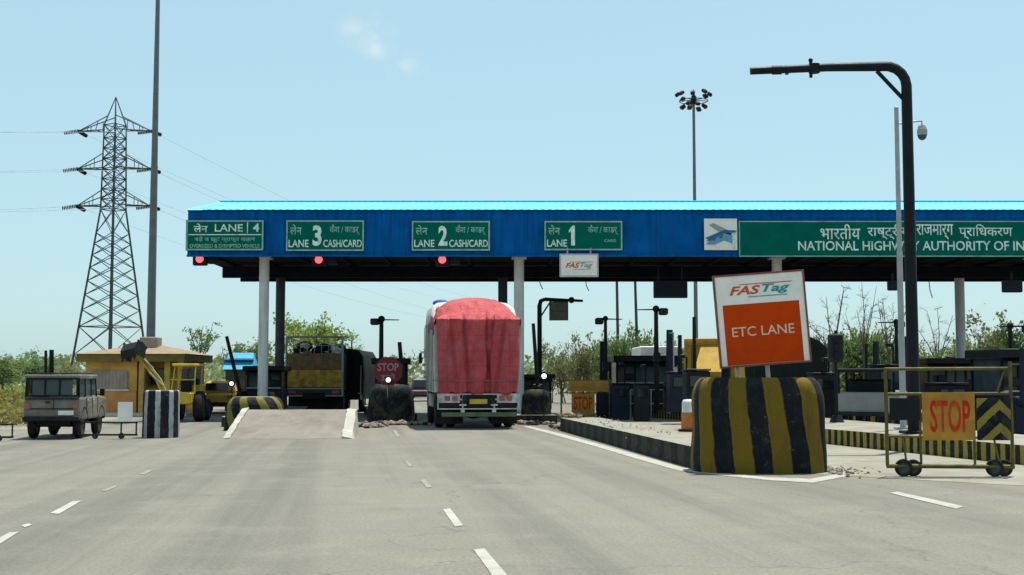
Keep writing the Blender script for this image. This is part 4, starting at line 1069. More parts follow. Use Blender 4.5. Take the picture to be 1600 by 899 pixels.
# ---- small distant vehicles
def box_vehicle(name, label, cat, loc, w, l, h, bodym, cabh=0.5, rz=LANE * 0.6):
    t = thing(name, label, cat, loc, rz)
    mb = MB(); zb = h * cabh
    mb.box((0, l / 2, 0.28 + (zb - 0.28) / 2), (w, l, zb - 0.28), bev=0.08)
    o = mb.build('body', bodym, t)
    mb = MB(); mb.box((0, l * 0.42, (zb + h) / 2 - 0.01), (w * 0.92, l * 0.68, h - zb), bev=0.10, taper=(0.82, 0.72)); mb.build('cabin', bodym, t)
    mb = MB(); mb.box((0, l * 0.42 - l * 0.305, (zb + h) / 2), (w * 0.66, l * 0.02, (h - zb) * 0.62), rot=Matrix.Rotation(R(-18), 3, 'X')); mb.build('rear_window', 'glass', t)
    for s in (-1, 1):
        for y in (l * 0.2, l * 0.8): wheel(t, (s * (w / 2 - 0.09), y, 0.29), 0.29, 0.17)
        mb = MB(); mb.box((s * w * 0.4, -0.008, zb * 0.82), (w * 0.13, 0.03, 0.14), bev=0.008); mb.build('tail_lamp', 'red_lens', t)
    mb = MB(); mb.box((0, -0.02, 0.40), (w * 0.98, 0.08, 0.14), bev=0.02); mb.build('bumper', 'truck_dark', t)
    return t
box_vehicle('parked_car', 'tiny dark plum car far up the road left of the red truck', 'car', (U(660, 620, 78).x, 78, 0), 1.6, 3.7, 1.45, 'car_plum')
box_vehicle('parked_car', 'small yellow vehicle parked beside the ochre hut', 'car', (U(337, 610, 52).x, 52, 0), 1.35, 3.0, 1.36, 'truck_yellow', 0.62)
box_vehicle('parked_car', 'pale yellow car beyond the cyan roofed kiosk', 'car', (U(376, 610, 66).x, 66, 0), 1.6, 3.6, 1.42, 'machine_yellow', 0.6)

# ---- white truck and yellow truck on the far side
t4 = thing('box_truck', 'white box truck glimpsed behind the dark toll booth', 'truck', (U(1031, 560, 62).x, 62, 0), 0.0)
mb = MB(); mb.box((0, 2.4, 2.05), (1.9, 4.6, 2.0), bev=0.04); mb.build('cargo_box', 'white_truck', t4)
mb = MB(); mb.box((0, 0.06, 2.22), (1.92, 0.12, 0.26)); mb.build('dark_band', 'black_metal', t4)
mb = MB(); mb.box((0, 3.0, 0.8), (1.0, 5.6, 0.3)); mb.box((0, 5.5, 1.5), (1.8, 1.3, 1.6), bev=0.1); mb.build('chassis', 'truck_dark', t4)
for s in (-0.8, 0.8):
    for y in (1.0, 5.2): wheel(t4, (s, y, 0.42), 0.42, 0.26)
p = U(1108, 560, 57.5)
t5 = thing('tipper_truck', 'orange yellow truck with upright side ribs left of the orange board', 'truck', (p.x, 57.5, 0), -0.45)
mb = MB(); mb.box((0, 2.2, 2.25), (2.4, 4.4, 2.1), bev=0.03)
for i in range(7): mb.box((-1.13, 0.25 + i * 0.65, 2.15), (0.06, 0.10, 1.86))
for i in range(4): mb.box((-0.9 + i * 0.6, -0.02, 2.15), (0.10, 0.06, 1.86))
mb.box((0, -0.04, 3.06), (2.3, 0.12, 0.12)); mb.box((0, -0.04, 1.25), (2.3, 0.12, 0.12)); mb.build('tipper_body', 'truck_yellow', t5)
mb = MB(); mb.add([(-0.35, -1.2, 1.75), (0.95, -1.2, 1.75), (0.95, -0.06, 3.0), (-0.35, -0.06, 3.0), (-0.35, -0.06, 1.5), (0.95, -0.06, 1.5)], [(0, 1, 2, 3), (0, 3, 4), (1, 5, 2), (0, 4, 5, 1)]); mb.build('tail_chute', 'truck_yellow', t5)  # sloped yellow panel added so its face catches the sun
mb = MB(); mb.box((-1.15, 1.3, 1.9), (0.05, 0.75, 0.8)); mb.build('side_hatch', 'black_metal', t5)
mb = MB(); mb.box((0, 2.8, 0.9), (1.0, 6.0, 0.35)); mb.build('chassis', 'truck_dark', t5)
mb = MB(); mb.box((0, 5.4, 1.9), (2.2, 1.6, 2.0), bev=0.12); mb.build('cab', 'truck_yellow', t5)
for s in (-0.9, 0.9):
    for y in (0.9, 2.1, 5.2): wheel(t5, (s, y, 0.5), 0.5, 0.3)
p = U(1236, 560, 43)
t6 = thing('covered_truck', 'dark truck with sloping tarpaulin showing right of the orange board', 'truck', (p.x, 43, 0), -0.1)
mb = MB(); pr = [(-1.15, 0.9), (-1.18, 2.6), (-0.8, 3.15), (0.1, 3.1), (0.95, 2.75), (1.22, 2.5), (1.22, 0.9)]
for j in range(9):
    for x, z in pr: mb.v.append((x + 0.05 * noise.noise(Vector((j, z, x))), 0.6 * j, z + 0.06 * noise.noise(Vector((x, j, z)))))
for j in range(8):
    for i in range(6):
        o = j * 7 + i; mb.face((o, o + 7, o + 8, o + 1), 0, None, True)
mb.face(list(range(7))); mb.face([56 + i for i in range(6, -1, -1)])
mb.build('tarpaulin', 'dark_tarp', t6)
mb = MB(); mb.box((0, 2.4, 0.75), (1.8, 5.2, 0.3)); mb.box((0, -0.03, 0.7), (2.3, 0.08, 0.2)); mb.build('chassis', 'truck_dark', t6)
for s in (-0.9, 0.9):
    for y in (0.9, 4.2): wheel(t6, (s, y, 0.45), 0.45, 0.3)
p = U(1335, 640, 33.5)
t7 = thing('open_jeep', 'pale jeep with black soft top behind the striped kerb', 'jeep', (p.x + 0.5, 34.5, 0.0), -0.5)
mb = MB(); mb.box((0, 1.5, 0.78), (1.45, 3.0, 0.62), bev=0.07); mb.box((0, 2.7, 0.95), (1.1, 0.9, 0.35), bev=0.07); mb.build('body', 'van_pale', t7)
mb = MB(); mb.box((0, 0.95, 1.70), (1.42, 1.9, 0.10), bev=0.04)
for x in (-0.66, 0.66):
    for y in (0.06, 0.95, 1.85): mb.cyl((x, y, 1.05), (x, y, 1.68), 0.035, n=6)
mb.build('soft_top', 'black_metal', t7)
mb = MB(); mb.box((0, 1.0, 1.15), (1.2, 0.4, 0.6), bev=0.05); mb.build('seat', 'black_metal', t7)
mb = MB(); mb.box((0, -0.05, 0.5), (1.4, 0.1, 0.12)); mb.build('bumper', 'truck_dark', t7)
for s in (-0.62, 0.62):
    for y in (0.5, 2.5): wheel(t7, (s, y, 0.36), 0.36, 0.2)

# ================================================================== BUILDINGS AND BOOTHS
p = G(204, 651)
h = thing('roadside_hut', 'low ochre hut with tan hipped roof and orange base', 'building', (p.x, p.y + 0.2, 0), 0.0)
k = FPX / p.y
hw, hd = 74 / k, 1.9
mb = MB()
mb.box((-hw * 0.46, hd, 1.1), (hw * 1.08, 2 * hd, 2.2)); mb.build('wall', 'hut_yellow', h)
mb = MB(); mb.box((hw * 0.54, hd + 0.5, 1.1), (hw * 0.91, 2 * hd - 1.0, 2.2)); mb.build('rear_wall', 'hut_yellow', h)
mb = MB(); mb.box((-hw * 0.46, -0.02, 0.5), (hw * 1.08, 0.05, 0.96)); mb.build('plinth', 'hut_orange', h)
mb = MB(); mb.box((-hw * 0.50, -0.03, 1.40), (hw * 0.80, 0.05, 0.72))
for i in range(11): mb.box((-hw * 0.50 - hw * 0.38 + i * hw * 0.076, -0.06, 1.40), (0.03, 0.015, 0.70))
mb.build('shutter', 'pink_shutter', h)
mb = MB(); mb.box((-hw * 0.50, -0.04, 1.01), (hw * 0.86, 0.10, 0.06)); mb.build('sill', 'white_wall', h)
mb = MB(); mb.box((hw * 0.40, 0.94, 1.5), (0.72, 0.1, 0.6)); fr = mb.build('window', 'glass', h)
mb = MB(); frame_rect(mb, hw * 0.40, 1.5, 0.82, 0.70, 0.05, 0.86, 0.92); mb.build('frame', 'hut_trim', fr)
for x in (0.18, 0.72, 1.0):
    mb = MB(); mb.box((hw * x, 0.1, 1.1), (0.22, 0.22, 2.2), bev=0.02); mb.build('pillar', 'machine_yellow' if x == 0.72 else 'hut_yellow', h)
mb = MB(); mb.box((0, hd, 2.26), (2 * hw + 0.5, 2 * hd + 0.7, 0.30)); mb.build('eaves', 'hut_trim', h)
mb = MB(); a, b = hw + 0.32, hd + 0.42
mb.add([(-a, hd - b, 2.41), (a, hd - b, 2.41), (a, hd + b, 2.41), (-a, hd + b, 2.41), (-hw * 0.2, hd, 2.80), (hw * 0.3, hd, 2.80)], [(0, 1, 5, 4), (1, 2, 5), (2, 3, 4, 5), (3, 0, 4), (3, 2, 1, 0)])
rf = mb.build('roof', 'hut_roof', h)
mb = MB(); mb.box((hw * 0.12, hd * 0.8, 2.86), (0.7, 0.7, 0.5), bev=0.03); mb.build('roof_tank', 'pink_shutter', rf)
mb = MB(); mb.box((0, 0.6, 0.07), (2 * hw + 0.6, 1.6, 0.13)); mb.build('doorstep', 'white_wall', h)

p = U(371, 600, 56)
kk = thing('kiosk', 'small kiosk with bright cyan roof left of the grey columns', 'kiosk', (p.x, 56, 0))
mb = MB(); mb.box((0, 0.7, 0.95), (1.1, 1.4, 1.9)); mb.build('wall', 'dark_column', kk)
mb = MB(); mb.add([(-0.66, -0.15, 1.86), (0.66, -0.15, 1.86), (0.56, 0.75, 2.62), (-0.56, 0.75, 2.62), (0.66, 1.6, 1.86), (-0.66, 1.6, 1.86)], [(0, 1, 2, 3), (1, 4, 2), (4, 5, 3, 2), (5, 0, 3), (0, 5, 4, 1)]); rf = mb.build('roof', 'cyan_roof', kk)
mb = MB(); mb.box((0, 0.22, 2.27), (1.30, 0.1, 0.16), rot=Matrix.Rotation(R(40), 3, 'X')); mb.build('roof_band', 'cyan_dark', rf)
mb = MB(); mb.box((0, -0.01, 1.25), (0.7, 0.04, 0.5)); mb.build('window', 'glass_pale', kk)

def booth(label, px0, px1, py_top, Y, z0=0.3, body='navy', depth=2.0):
    a, b = U(px0, py_top, Y), U(px1, py_top, Y)
    w, H = b.x - a.x, a.z - z0
    t = thing('toll_booth', label, 'booth', ((a.x + b.x) / 2, Y, z0), LANE * 0.5)
    mb = MB(); mb.box((0, depth / 2, H * 0.24), (w, depth, H * 0.48), bev=0.02); mb.build('base', body, t)
    for sx in (-1, 1):
        for y in (0.04, depth - 0.04): mb = MB(); mb.box((sx * (w / 2 - 0.04), y, H * 0.68), (0.075, 0.075, H * 0.40)); mb.build('post', 'black_metal', t)
    for i in (-0.17, 0.17): mb = MB(); mb.box((i * w, 0.035, H * 0.68), (0.05, 0.05, H * 0.40)); mb.build('mullion', 'black_metal', t)
    mb = MB(); mb.box((0, depth / 2, H * 0.68), (w - 0.12, depth - 0.12, H * 0.395)); mb.build('glass', 'glass_pale', t)
    mb = MB(); mb.box((0, depth / 2 - 0.1, H * 0.94), (w + 0.25, depth + 0.4, H * 0.12), bev=0.03); mb.build('roof', 'black_metal', t)
    q = random.Random(int(px0))
    mb = MB(); mb.box((0, -0.06, H * 0.485), (w * 0.96, 0.16, 0.04)); mb.build('counter', 'grey_steel', t)
    mb = MB(); mb.add([(-w / 2, -0.05, H * 0.88), (w / 2, -0.05, H * 0.88), (w / 2, -0.5, H * 0.80), (-w / 2, -0.5, H * 0.80), (-w / 2, -0.05, H * 0.865), (w / 2, -0.05, H * 0.865), (w / 2, -0.5, H * 0.785), (-w / 2, -0.5, H * 0.785)], [(0, 3, 2, 1), (4, 5, 6, 7), (2, 3, 7, 6), (0, 1, 5, 4), (1, 2, 6, 5), (3, 0, 4, 7)]); mb.build('awning', 'dark_tarp', t)
    for i in range(2):
        mb = MB(); mb.box((q.uniform(-0.38, 0.38) * w, -0.02, H * q.uniform(0.18, 0.36)), (q.uniform(0.18, 0.34), 0.02, q.uniform(0.15, 0.3))); mb.build('notice', q.choice(['dark_column', 'tan_board', 'white_board', 'grey_steel']), t)
    mb = MB(); mb.box((q.choice((-1, 1)) * w * 0.28, -0.14, H * 0.60), (0.34, 0.16, 0.26), bev=0.03); mb.build('cabinet', 'truck_dark', t)
    mb = MB(); x_ = q.uniform(-0.3, 0.3) * w; mb.box((x_, depth * 0.5, H * 0.58), (0.42, 0.3, 0.34), bev=0.05); mb.build('desk_screen', 'black_metal', t)
    return t
booth('dark blue toll booth between the two trucks and the grey column', 386, 440, 572, 48, body='navy')
booth('narrow black toll booth behind the octagonal stop sign', 586, 636, 560, 47.5, body='black_metal')
booth('wide dark toll booth in front of the white box truck', 962, 1054, 556, 48.5)
booth('dark toll booth just behind the red truck at its right', 818, 862, 585, 47.0, body='black_metal')
booth('dark blue toll booth cut by the right edge of the photo', 1562, 1650, 545, 35, 0.0)
booth('grey green booth seen through the STOP gate beyond the pale column', 1448, 1540, 560, 47.0, body='dark_column')

# ================================================================== POLES
def camera_pole(label, px, py_top, Y, z0, bar_px, cam_px, base_px=None, r=0.07):
    p = U(px, py_top, Y); k = FPX / Y
    t = thing('camera_pole', label, 'camera pole', (p.x, Y, z0), 0, 'dark camera poles on the toll islands')
    H = p.z - z0
    mb = MB(); mb.cyl((0, 0, 0), (0, 0, H), r * 1.15, r * 0.85, n=10); mb.box((0, 0, 0.03), (0.3, 0.3, 0.06)); mb.ball((0, 0, H), r * 1.5, 10, 6); mb.build('pole', 'black_metal', t)
    mb = MB(); mb.cyl((0, -0.02, H - 0.02), ((bar_px - px) / k, -0.02, H - 0.03), 0.03, 0.02, n=6); mb.cyl((0, -0.02, H - 0.02), ((cam_px - px) / k, -0.02, H - 0.02), 0.03, n=6); mb.build('crossbar', 'black_metal', t)
    mb = MB(); mb.box(((cam_px - px) / k, -0.08, H - 0.10), (0.30, 0.42, 0.24), bev=0.04); mb.build('camera', 'truck_dark', t)
    mb = MB(); mb.box((0, -0.12, H * 0.52), (0.24, 0.18, 0.34), bev=0.02); mb.build('junction_box', 'black_metal', t)
    return t
camera_pole('dark camera pole standing just above the octagonal stop sign', 596, 499, 46.3, 0.28, 624, 586, r=0.09)
camera_pole('dark camera pole with its camera on the left side beyond the ochre gate', 946, 498, 46.5, 0.0, 972, 936)
camera_pole('dark camera pole with its camera on the right side by the white truck', 1025, 483, 44.0, 0.34, 996, 1036, r=0.085)
camera_pole('dark camera pole crowded against the tall grey pole at right', 1400, 503, 44.5, 0.3, 1371, 1404)
camera_pole('dark camera pole beside the blue booth at the right edge', 1578, 509, 37.0, 0.0, 1560, 1606)

# portal arm with the hanging board
p = U(843, 468, 49); k = FPX / 49
t = thing('gantry_pole', 'thin bent pole with a tan board hanging beside the red truck', 'gantry', (p.x, 49, 0.3)); H = p.z - 0.3
mb = MB(); mb.tube([(0, 0, 0), (0, 0, H - 0.25), (0.05, 0, H - 0.06), (0.22, 0, H), (68 / k, 0, H - 0.06)], [0.1, 0.09, 0.085, 0.075, 0.05], 8); mb.tube([(0, 0, H - 0.75), (0.45, 0, H - 0.06)], 0.035, 6); mb.ball((50 / k, 0, H - 0.03), 0.13, 8, 6); mb.build('pole', 'black_metal', t)
mb = MB(); mb.box((30 / k, 0.02, H - 0.46), (29 / k, 0.05, 29 / k), bev=0.01); bo = mb.build('board', 'tan_board', t)
mb = MB(); frame_rect(mb, 30 / k, H - 0.46, 29 / k + 0.02, 29 / k + 0.02, 0.03, -0.02, -0.03); mb.box((30 / k, -0.025, H - 0.46), (29 / k - 0.05, 0.01, 0.03)); mb.build('rim_strip', 'dark_column', bo)

def post(name, label, cat, px_top, py_top, px_bot, Y, z0, wpx, mat='black_metal', group=None, box=False):
    """raised barrier arm on its machine: cabinet, arm"""
    a, b = U(px_top, py_top, Y), U(px_bot, 600, Y); k = FPX / Y
    t = thing(name, label, cat, (b.x, Y, z0), 0, group)
    r = wpx / k / 2
    mb = MB(); mb.box((0, 0, 0.5), (max(0.34, r * 3), 0.36, 1.0), bev=0.03); mb.build('cabinet', mat, t)
    H = a.z - z0
    mb = MB(); mb.tube([(0.0, -0.21, 0.85), ((a.x - b.x) * 0.5, -0.21, (H + 0.85) / 2), (a.x - b.x, -0.21, H)], [r * 1.05, r, r * 0.9], 8); mb.ball((0, -0.2, 0.86), r * 2.0, 8, 6); mb.build('arm', mat, t)
    return t
GB = 'raised boom barriers on the toll islands'
post('boom_barrier', 'raised dark boom leaning left of the striped barrier by the ramp', 'boom barrier', 356, 526, 378, 47.5, 0.0, 6, group=GB)
post('boom_barrier', 'raised dark boom tilted beside the right flank of the red truck', 'boom barrier', 833, 506, 840, 42.5, 0.28, 6, group=GB)
post('boom_barrier', 'short dark upright boom at the corner of the stop sign', 'boom barrier', 625, 535, 631, 46.0, 0.28, 7, group=GB)
post('boom_barrier', 'upright dark boom touching the camera pole above the ochre gate', 'boom barrier', 940, 534, 940, 47.5, 0.0, 7, group=GB)
post('boom_barrier', 'thick navy upright boom in front of the wide dark booth', 'boom barrier', 1045, 516, 1045, 43.0, 0.34, 11, 'navy', GB)
post('boom_barrier', 'slim navy upright boom between the thick one and the yellow truck', 'boom barrier', 1061, 524, 1061, 44.5, 0.34, 7, 'navy', GB)
post('boom_barrier', 'upright dark boom in front of the yellow truck', 'boom barrier', 1083, 496, 1084, 40.5, 0.34, 6, group=GB)
post('boom_barrier', 'thin dark upright boom above the right end of the pale jeep', 'boom barrier', 1351, 538, 1351, 42.0, 0.3, 5, group=GB)
post('boom_barrier', 'thick navy upright boom left of the tall grey pole', 'boom barrier', 1366, 534, 1366, 43.0, 0.3, 10, 'navy', GB)
post('boom_barrier', 'dark boom hugging the tall grey pole behind the STOP gate', 'boom barrier', 1414, 526, 1413, 41.0, 0.3, 8, group=GB)
post('boom_barrier', 'thinner of two black upright booms behind the boxy jeep', 'boom barrier', 75, 548, 75, 44.0, 0.0, 5, group=GB)
post('boom_barrier', 'thicker of two black upright booms behind the boxy jeep', 'boom barrier', 84, 547, 84, 44.5, 0.0, 8, group=GB)
post('boom_barrier', 'dark upright boom at the right edge behind the STOP gate', 'boom barrier', 1592, 545, 1592, 33.5, 0.0, 9, 'navy', GB)
# more machinery crowding the island between the tag lane and the dark truck
def machine(name, label, cat, px, Y, z0, w, hgt, mat, extra):
    p_ = U(px, 600, Y); t = thing(name, label, cat, (p_.x, Y, z0), LANE * 0.5, 'lane machines on the right islands')
    mb = MB(); mb.box((0, 0, hgt * 0.5), (w, w * 0.9, hgt), bev=0.04); mb.build('cabinet', mat, t)
    mb = MB(); mb.box((0, -w * 0.47, hgt * 0.78), (w * 0.7, 0.03, hgt * 0.22)); mb.build('screen', 'glass', t)
    mb = MB(); mb.box((0, 0.0, hgt + 0.03), (w * 1.04, w * 0.94, 0.05), bev=0.015); mb.build('hood', 'black_metal', t)
    if extra:
        mb = MB(); mb.tube([(w * 0.3, 0, hgt), (w * 0.32, 0, hgt + extra), (w * 0.1, -0.2, hgt + extra + 0.06)], 0.03, 6); mb.box((w * 0.05, -0.26, hgt + extra + 0.04), (0.16, 0.26, 0.12), bev=0.02); mb.build('camera_arm', 'black_metal', t)
    return t
machine('ticket_machine', 'dark ticket machine just right of the ochre gate', 'machine', 968, 44.5, 0.0, 0.62, 1.25, 'navy', 0.7)
machine('ticket_machine', 'narrow dark cabinet with bent arm before the wide dark booth', 'machine', 1002, 43.0, 0.0, 0.5, 1.25, 'truck_dark', 0.6)
machine('ticket_machine', 'navy cabinet between the thick navy boom and the orange barrel', 'machine', 1062, 40.5, 0.34, 0.75, 1.3, 'navy', 0.5)
machine('ticket_machine', 'black cabinet tucked behind the orange barrel', 'machine', 1088, 36.0, 0.34, 0.7, 1.35, 'black_metal', 0)
machine('ticket_machine', 'dark cabinet at the right shoulder of the big striped barrier', 'machine', 1284, 37.0, 0.34, 0.7, 1.25, 'truck_dark', 0.4)
machine('ticket_machine', 'navy cabinet behind the left end of the STOP gate', 'machine', 1384, 38.0, 0.34, 0.8, 1.5, 'navy', 0.6)
machine('ticket_machine', 'dark cabinet seen through the middle of the STOP gate', 'machine', 1478, 36.0, 0.0, 0.95, 1.3, 'black_metal', 0.7)
machine('ticket_machine', 'dark cabinet seen above the chevrons of the STOP gate', 'machine', 1538, 37.5, 0.0, 0.8, 1.4, 'truck_dark', 0.5)
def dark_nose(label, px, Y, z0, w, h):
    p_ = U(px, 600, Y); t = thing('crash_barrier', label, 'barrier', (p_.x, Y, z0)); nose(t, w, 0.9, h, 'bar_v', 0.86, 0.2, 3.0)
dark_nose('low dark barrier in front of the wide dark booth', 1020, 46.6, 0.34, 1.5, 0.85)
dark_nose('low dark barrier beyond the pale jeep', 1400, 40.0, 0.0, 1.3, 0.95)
# safety rail beside the wide booth
p_ = U(985, 600, 45.6); t = thing('safety_rail', 'pale tube rail zigzagging before the wide dark booth', 'railing', (p_.x, 45.6, 0.0))
mb = MB()
for x in (0.0, 0.75, 1.5): mb.cyl((x, 0, 0), (x, 0, 1.05), 0.025, n=6)
for z in (0.55, 1.05): mb.cyl((0, 0, z), (1.5, 0, z), 0.022, n=6)
mb.build('rail', 'grey_steel', t)
# thin white rod
p = U(1051, 520, 42.5); mb = MB(); mb.cyl((0, 0, 0), (0, 0, p.z - 0.34), 0.022, n=8); mb.box((0, 0, 0.02), (0.15, 0.15, 0.04)); mb.box((-0.06, 0, p.z - 0.36), (0.16, 0.04, 0.03))
tag(mb.build('marker_rod', 'grey_steel', None, (p.x, 42.3, 0.34)), 'thin pale rod beside the thick navy boom', 'pole')
# signal head on a foot, right of the big board
p = U(1305, 521, 32.5); k = FPX / 32.5
t = thing('signal_post', 'dark signal head on a slim post right of the big striped barrier', 'traffic light', (p.x, 32.5, 0.34)); H = p.z - 0.34
mb = MB(); mb.cyl((0, 0, 0), (0, 0, H - 0.7), 0.045, n=10); mb.cyl((0, 0, 0), (0, 0, 0.18), 0.2, 0.12, n=12); mb.build('post', 'black_metal', t)
mb = MB(); mb.box((0, 0, H - 0.38), (22 / k, 0.2, 44 / k), bev=0.04); hd_ = mb.build('head', 'truck_dark', t)
for dz in (-0.2, 0.0, 0.2):
    mb = MB(); mb.cyl((0, -0.1, H - 0.38 + dz), (0, -0.16, H - 0.38 + dz), 0.09, n=14); mb.build('visor', 'black_metal', hd_)
mb = MB(); mb.box((0.02, 0, H + 0.03), (0.07, 0.07, 0.09)); mb.build('cap', 'black_metal', t)

# stop sign on the middle island
p = U(607, 580, 41.6); k = FPX / 41.6
t = thing('stop_sign', 'dark red octagonal STOP sign above the chevron barrier', 'sign', (p.x, 41.5, p.z))
mb = MB(); r = 23.5 / k
vs = [(r * math.cos(R(22.5 + 45 * i)), y, r * math.sin(R(22.5 + 45 * i))) for y in (-0.012, 0.012) for i in range(8)]
mb.add(vs, [tuple(range(8)), tuple(range(15, 7, -1))] + [(i, i + 8, (i + 1) % 8 + 8, (i + 1) % 8) for i in range(8)]); mb.build('plate', 'stop_red', t)
mb = MB(); letters(mb, 'STOP', 0, 0.13, 0.70, 0.26, -0.016, 0, 0.02); letters(mb, 'रुको', 0, -0.20, 0.5, 0.24, -0.016, 0, 0.02)
mb.build('lettering', worn('dull pink letters', (0.42, 0.22, 0.22), 0.6), t)
mb = MB(); mb.cyl((0, 0.05, -p.z + 0.3), (0, 0.05, 0.3), 0.04, n=8); mb.build('post', 'grey_steel', t)

def lamp(label, px, py, Y, rpx, py_bot):
    p = U(px, py, Y); k = FPX / Y
    t = thing('beacon_lamp', label, 'lamp', p, 0, 'bright white lamps on the island noses')
    mb = MB(); mb.ball((0, -0.08, 0), rpx / k, 14, 8, sc=(1, 0.6, 1)); mb.build('bulb', 'lamp_white', t)
    mb = MB(); mb.cyl((0, -0.05, 0), (0, 0.1, 0), rpx / k * 1.75, rpx / k * 1.2, n=16); mb.build('reflector', 'black_metal', t)
    mb = MB(); mb.cyl((0, 0.02, -(py_bot - py) / k), (0, 0.02, -rpx / k), 0.02, n=6); mb.build('stem', 'truck_dark', t)
lamp('bright white lamp at the lower edge of the octagonal stop sign', 607, 594, 41.2, 3.6, 640)
lamp('bright white lamp right of the red truck', 850, 588, 40.2, 3.8, 650)
lamp('bright white lamp left of the striped barrier by the ramp', 362.5, 599.5, 44.0, 3.2, 625)

# the great dark gantry at right
Yg = 26.0; k = FPX / Yg
b0 = U(1428, 640, Yg); tp_ = U(1414, 104, Yg)
t = thing('overhead_gantry', 'tall black gantry pole with a long horizontal arm and brace', 'gantry', (b0.x, Yg, 0.34)); H = tp_.z - 0.34
AL = 247 / k
mb = MB()
pts = [(0, 0, 0), (0, 0, H * 0.5), (0, 0, H - 0.42)] + [(-0.42 + 0.42 * math.cos(R(a)), 0, H - 0.42 + 0.42 * math.sin(R(a))) for a in (20, 40, 60, 80, 90)] + [(-AL * 0.5, 0, H - 0.02), (-AL, 0, H - 0.10)]
mb.tube(pts, [0.135, 0.12, 0.11] + [0.105] * 5 + [0.09, 0.08], 14); mb.box((0, 0, 0.03), (0.5, 0.5, 0.06), bev=0.01)
mb.build('pole', 'black_metal', t)
mb = MB(); mb.tube([(0, 0, H - 0.78), (-0.62, 0, H - 0.10)], 0.045, 8); mb.build('brace', 'black_metal', t)
mb = MB(); mb.cyl((-AL * 0.80, 0, H - 0.075), (-AL * 0.86, 0, H - 0.08), 0.10, n=12); mb.cyl((-AL * 0.76, 0, H - 0.075), (-AL * 0.775, 0, H - 0.08), 0.105, n=12); mb.build('collar', 'black_metal', t)
mb = MB(); mb.cyl((-AL * 0.612, 0, H - 0.24), (-AL * 0.612, 0, H + 0.10), 0.035, n=8); mb.ball((-AL * 0.612, 0, H + 0.13), 0.05, 8, 6); mb.cyl((-AL * 0.59, 0, H - 0.14), (-AL * 0.59, 0, H + 0.05), 0.12, n=10); mb.build('bracket', 'black_metal', t)

# grey pole with dome camera
Yc = 28.3; k = FPX / Yc
b0 = U(1411, 640, Yc); tp_ = U(1400, 170, Yc)
t = thing('dome_camera_pole', 'tall slim grey pole with a dome camera beside the black gantry', 'camera pole', (b0.x, Yc, 0.34)); H = tp_.z - 0.34
mb = MB(); mb.cyl((0, 0, 0), (0, 0, H * 0.55), 0.075, 0.066, n=12); mb.cyl((0, 0, H * 0.55), (0, 0, H), 0.058, 0.05, n=12); mb.ball((0, 0, H), 0.055, 10, 6); mb.box((0, 0, 0.02), (0.34, 0.34, 0.04)); mb.build('pole', 'grey_steel', t)
ax = 40 / k
mb = MB(); mb.tube([(0, 0, H - 0.36), (ax * 0.7, 0, H - 0.30), (ax, 0, H - 0.29), (ax, 0, H - 0.40)], 0.02, 6); mb.build('arm', 'grey_steel', t)
mb = MB(); mb.cyl((ax, 0, H - 0.40), (ax, 0, H - 0.50), 0.08, 0.115, n=14); mb.cyl((ax, 0, H - 0.50), (ax, 0, H - 0.62), 0.115, n=14); mb.build('housing', 'grey_steel', t)
mb = MB(); mb.ball((ax, 0, H - 0.62), 0.105, 14, 8, sc=(1, 1, 1.1)); mb.build('dome', 'glass_pale', t)

# thin poles beyond the plaza
for px, py, lab in ((967, 600, 'left one of two thin dark poles rising behind the canopy'), (998, 600, 'right one of two thin dark poles rising behind the canopy')):
    p = U(px, py, 72)
    t = thing('street_pole', lab, 'pole', (p.x, 72, 0), 0, 'thin poles beyond the canopy')
    mb = MB(); mb.cyl((0, 0, 0), (-0.1 if px < 980 else -0.2, 0, 8.6), 0.10, 0.07, n=8); mb.build('pole', 'dark_column', t)
    mb = MB(); mb.tube([(-0.15, 0, 8.3), (-0.1, -0.6, 8.7), (-0.1, -1.2, 8.75)], 0.03, 6); mb.box((-0.1, -1.4, 8.75), (0.16, 0.5, 0.09), bev=0.02); mb.build('lamp_arm', 'dark_column', t)

def high_mast(label, px, py, Y, H, r0, r1, ring, nl, mat):
    p = U(px, py, Y)
    t = thing('high_mast', label, 'light mast', (p.x, Y, -0.03))
    mb = MB(); mb.cyl((0, 0, 0), (0, 0, H * 0.45), r0, r0 * 0.6 + r1 * 0.4, n=14); mb.cyl((0, 0, H * 0.45), (0, 0, H), r0 * 0.55 + r1 * 0.45, r1, n=14); mb.cyl((0, 0, H), (0, 0, H + 0.5), 0.03, n=6); mb.build('mast', mat, t)
    mb = MB()
    for i in range(20):
        a, b = 2 * math.pi * i / 20, 2 * math.pi * (i + 1) / 20
        mb.cyl((ring * math.cos(a), ring * math.sin(a), H - 0.6), (ring * math.cos(b), ring * math.sin(b), H - 0.6), 0.04, n=5)
    for i in range(6): a = math.pi * i / 3; mb.cyl((0, 0, H - 0.5), (ring * math.cos(a), ring * math.sin(a), H - 0.6), 0.04, n=5)
    mb.cyl((0, 0, H - 0.9), (0, 0, H - 0.1), 0.3, 0.2, n=10); mb.build('carriage', 'black_metal', t)
    for i in range(nl):
        a = 2 * math.pi * i / nl + 0.2; q = ring * (1.12 if i % 2 else 0.82); dz = (0.55 if i % 2 else -0.45) + 0.12 * math.sin(i * 2.1)
        mb = MB(); mb.box((q * math.cos(a), q * math.sin(a), H - 0.6 + dz), (0.46, 0.40, 0.30), rot=Matrix.Rotation(a, 3, 'Z') @ Matrix.Rotation(R(35), 3, 'Y'), bev=0.06); mb.build('floodlight', 'truck_dark', t)
high_mast('slender lighting mast with a ring of floodlights behind the canopy', 1088, 560, 112, 27.2, 0.20, 0.12, 1.3, 16, 'mast')
high_mast('thick bare grey mast rising out of the frame behind the hut', 235, 560, 70, 30.0, 0.27, 0.075, 1.2, 8, 'mast')

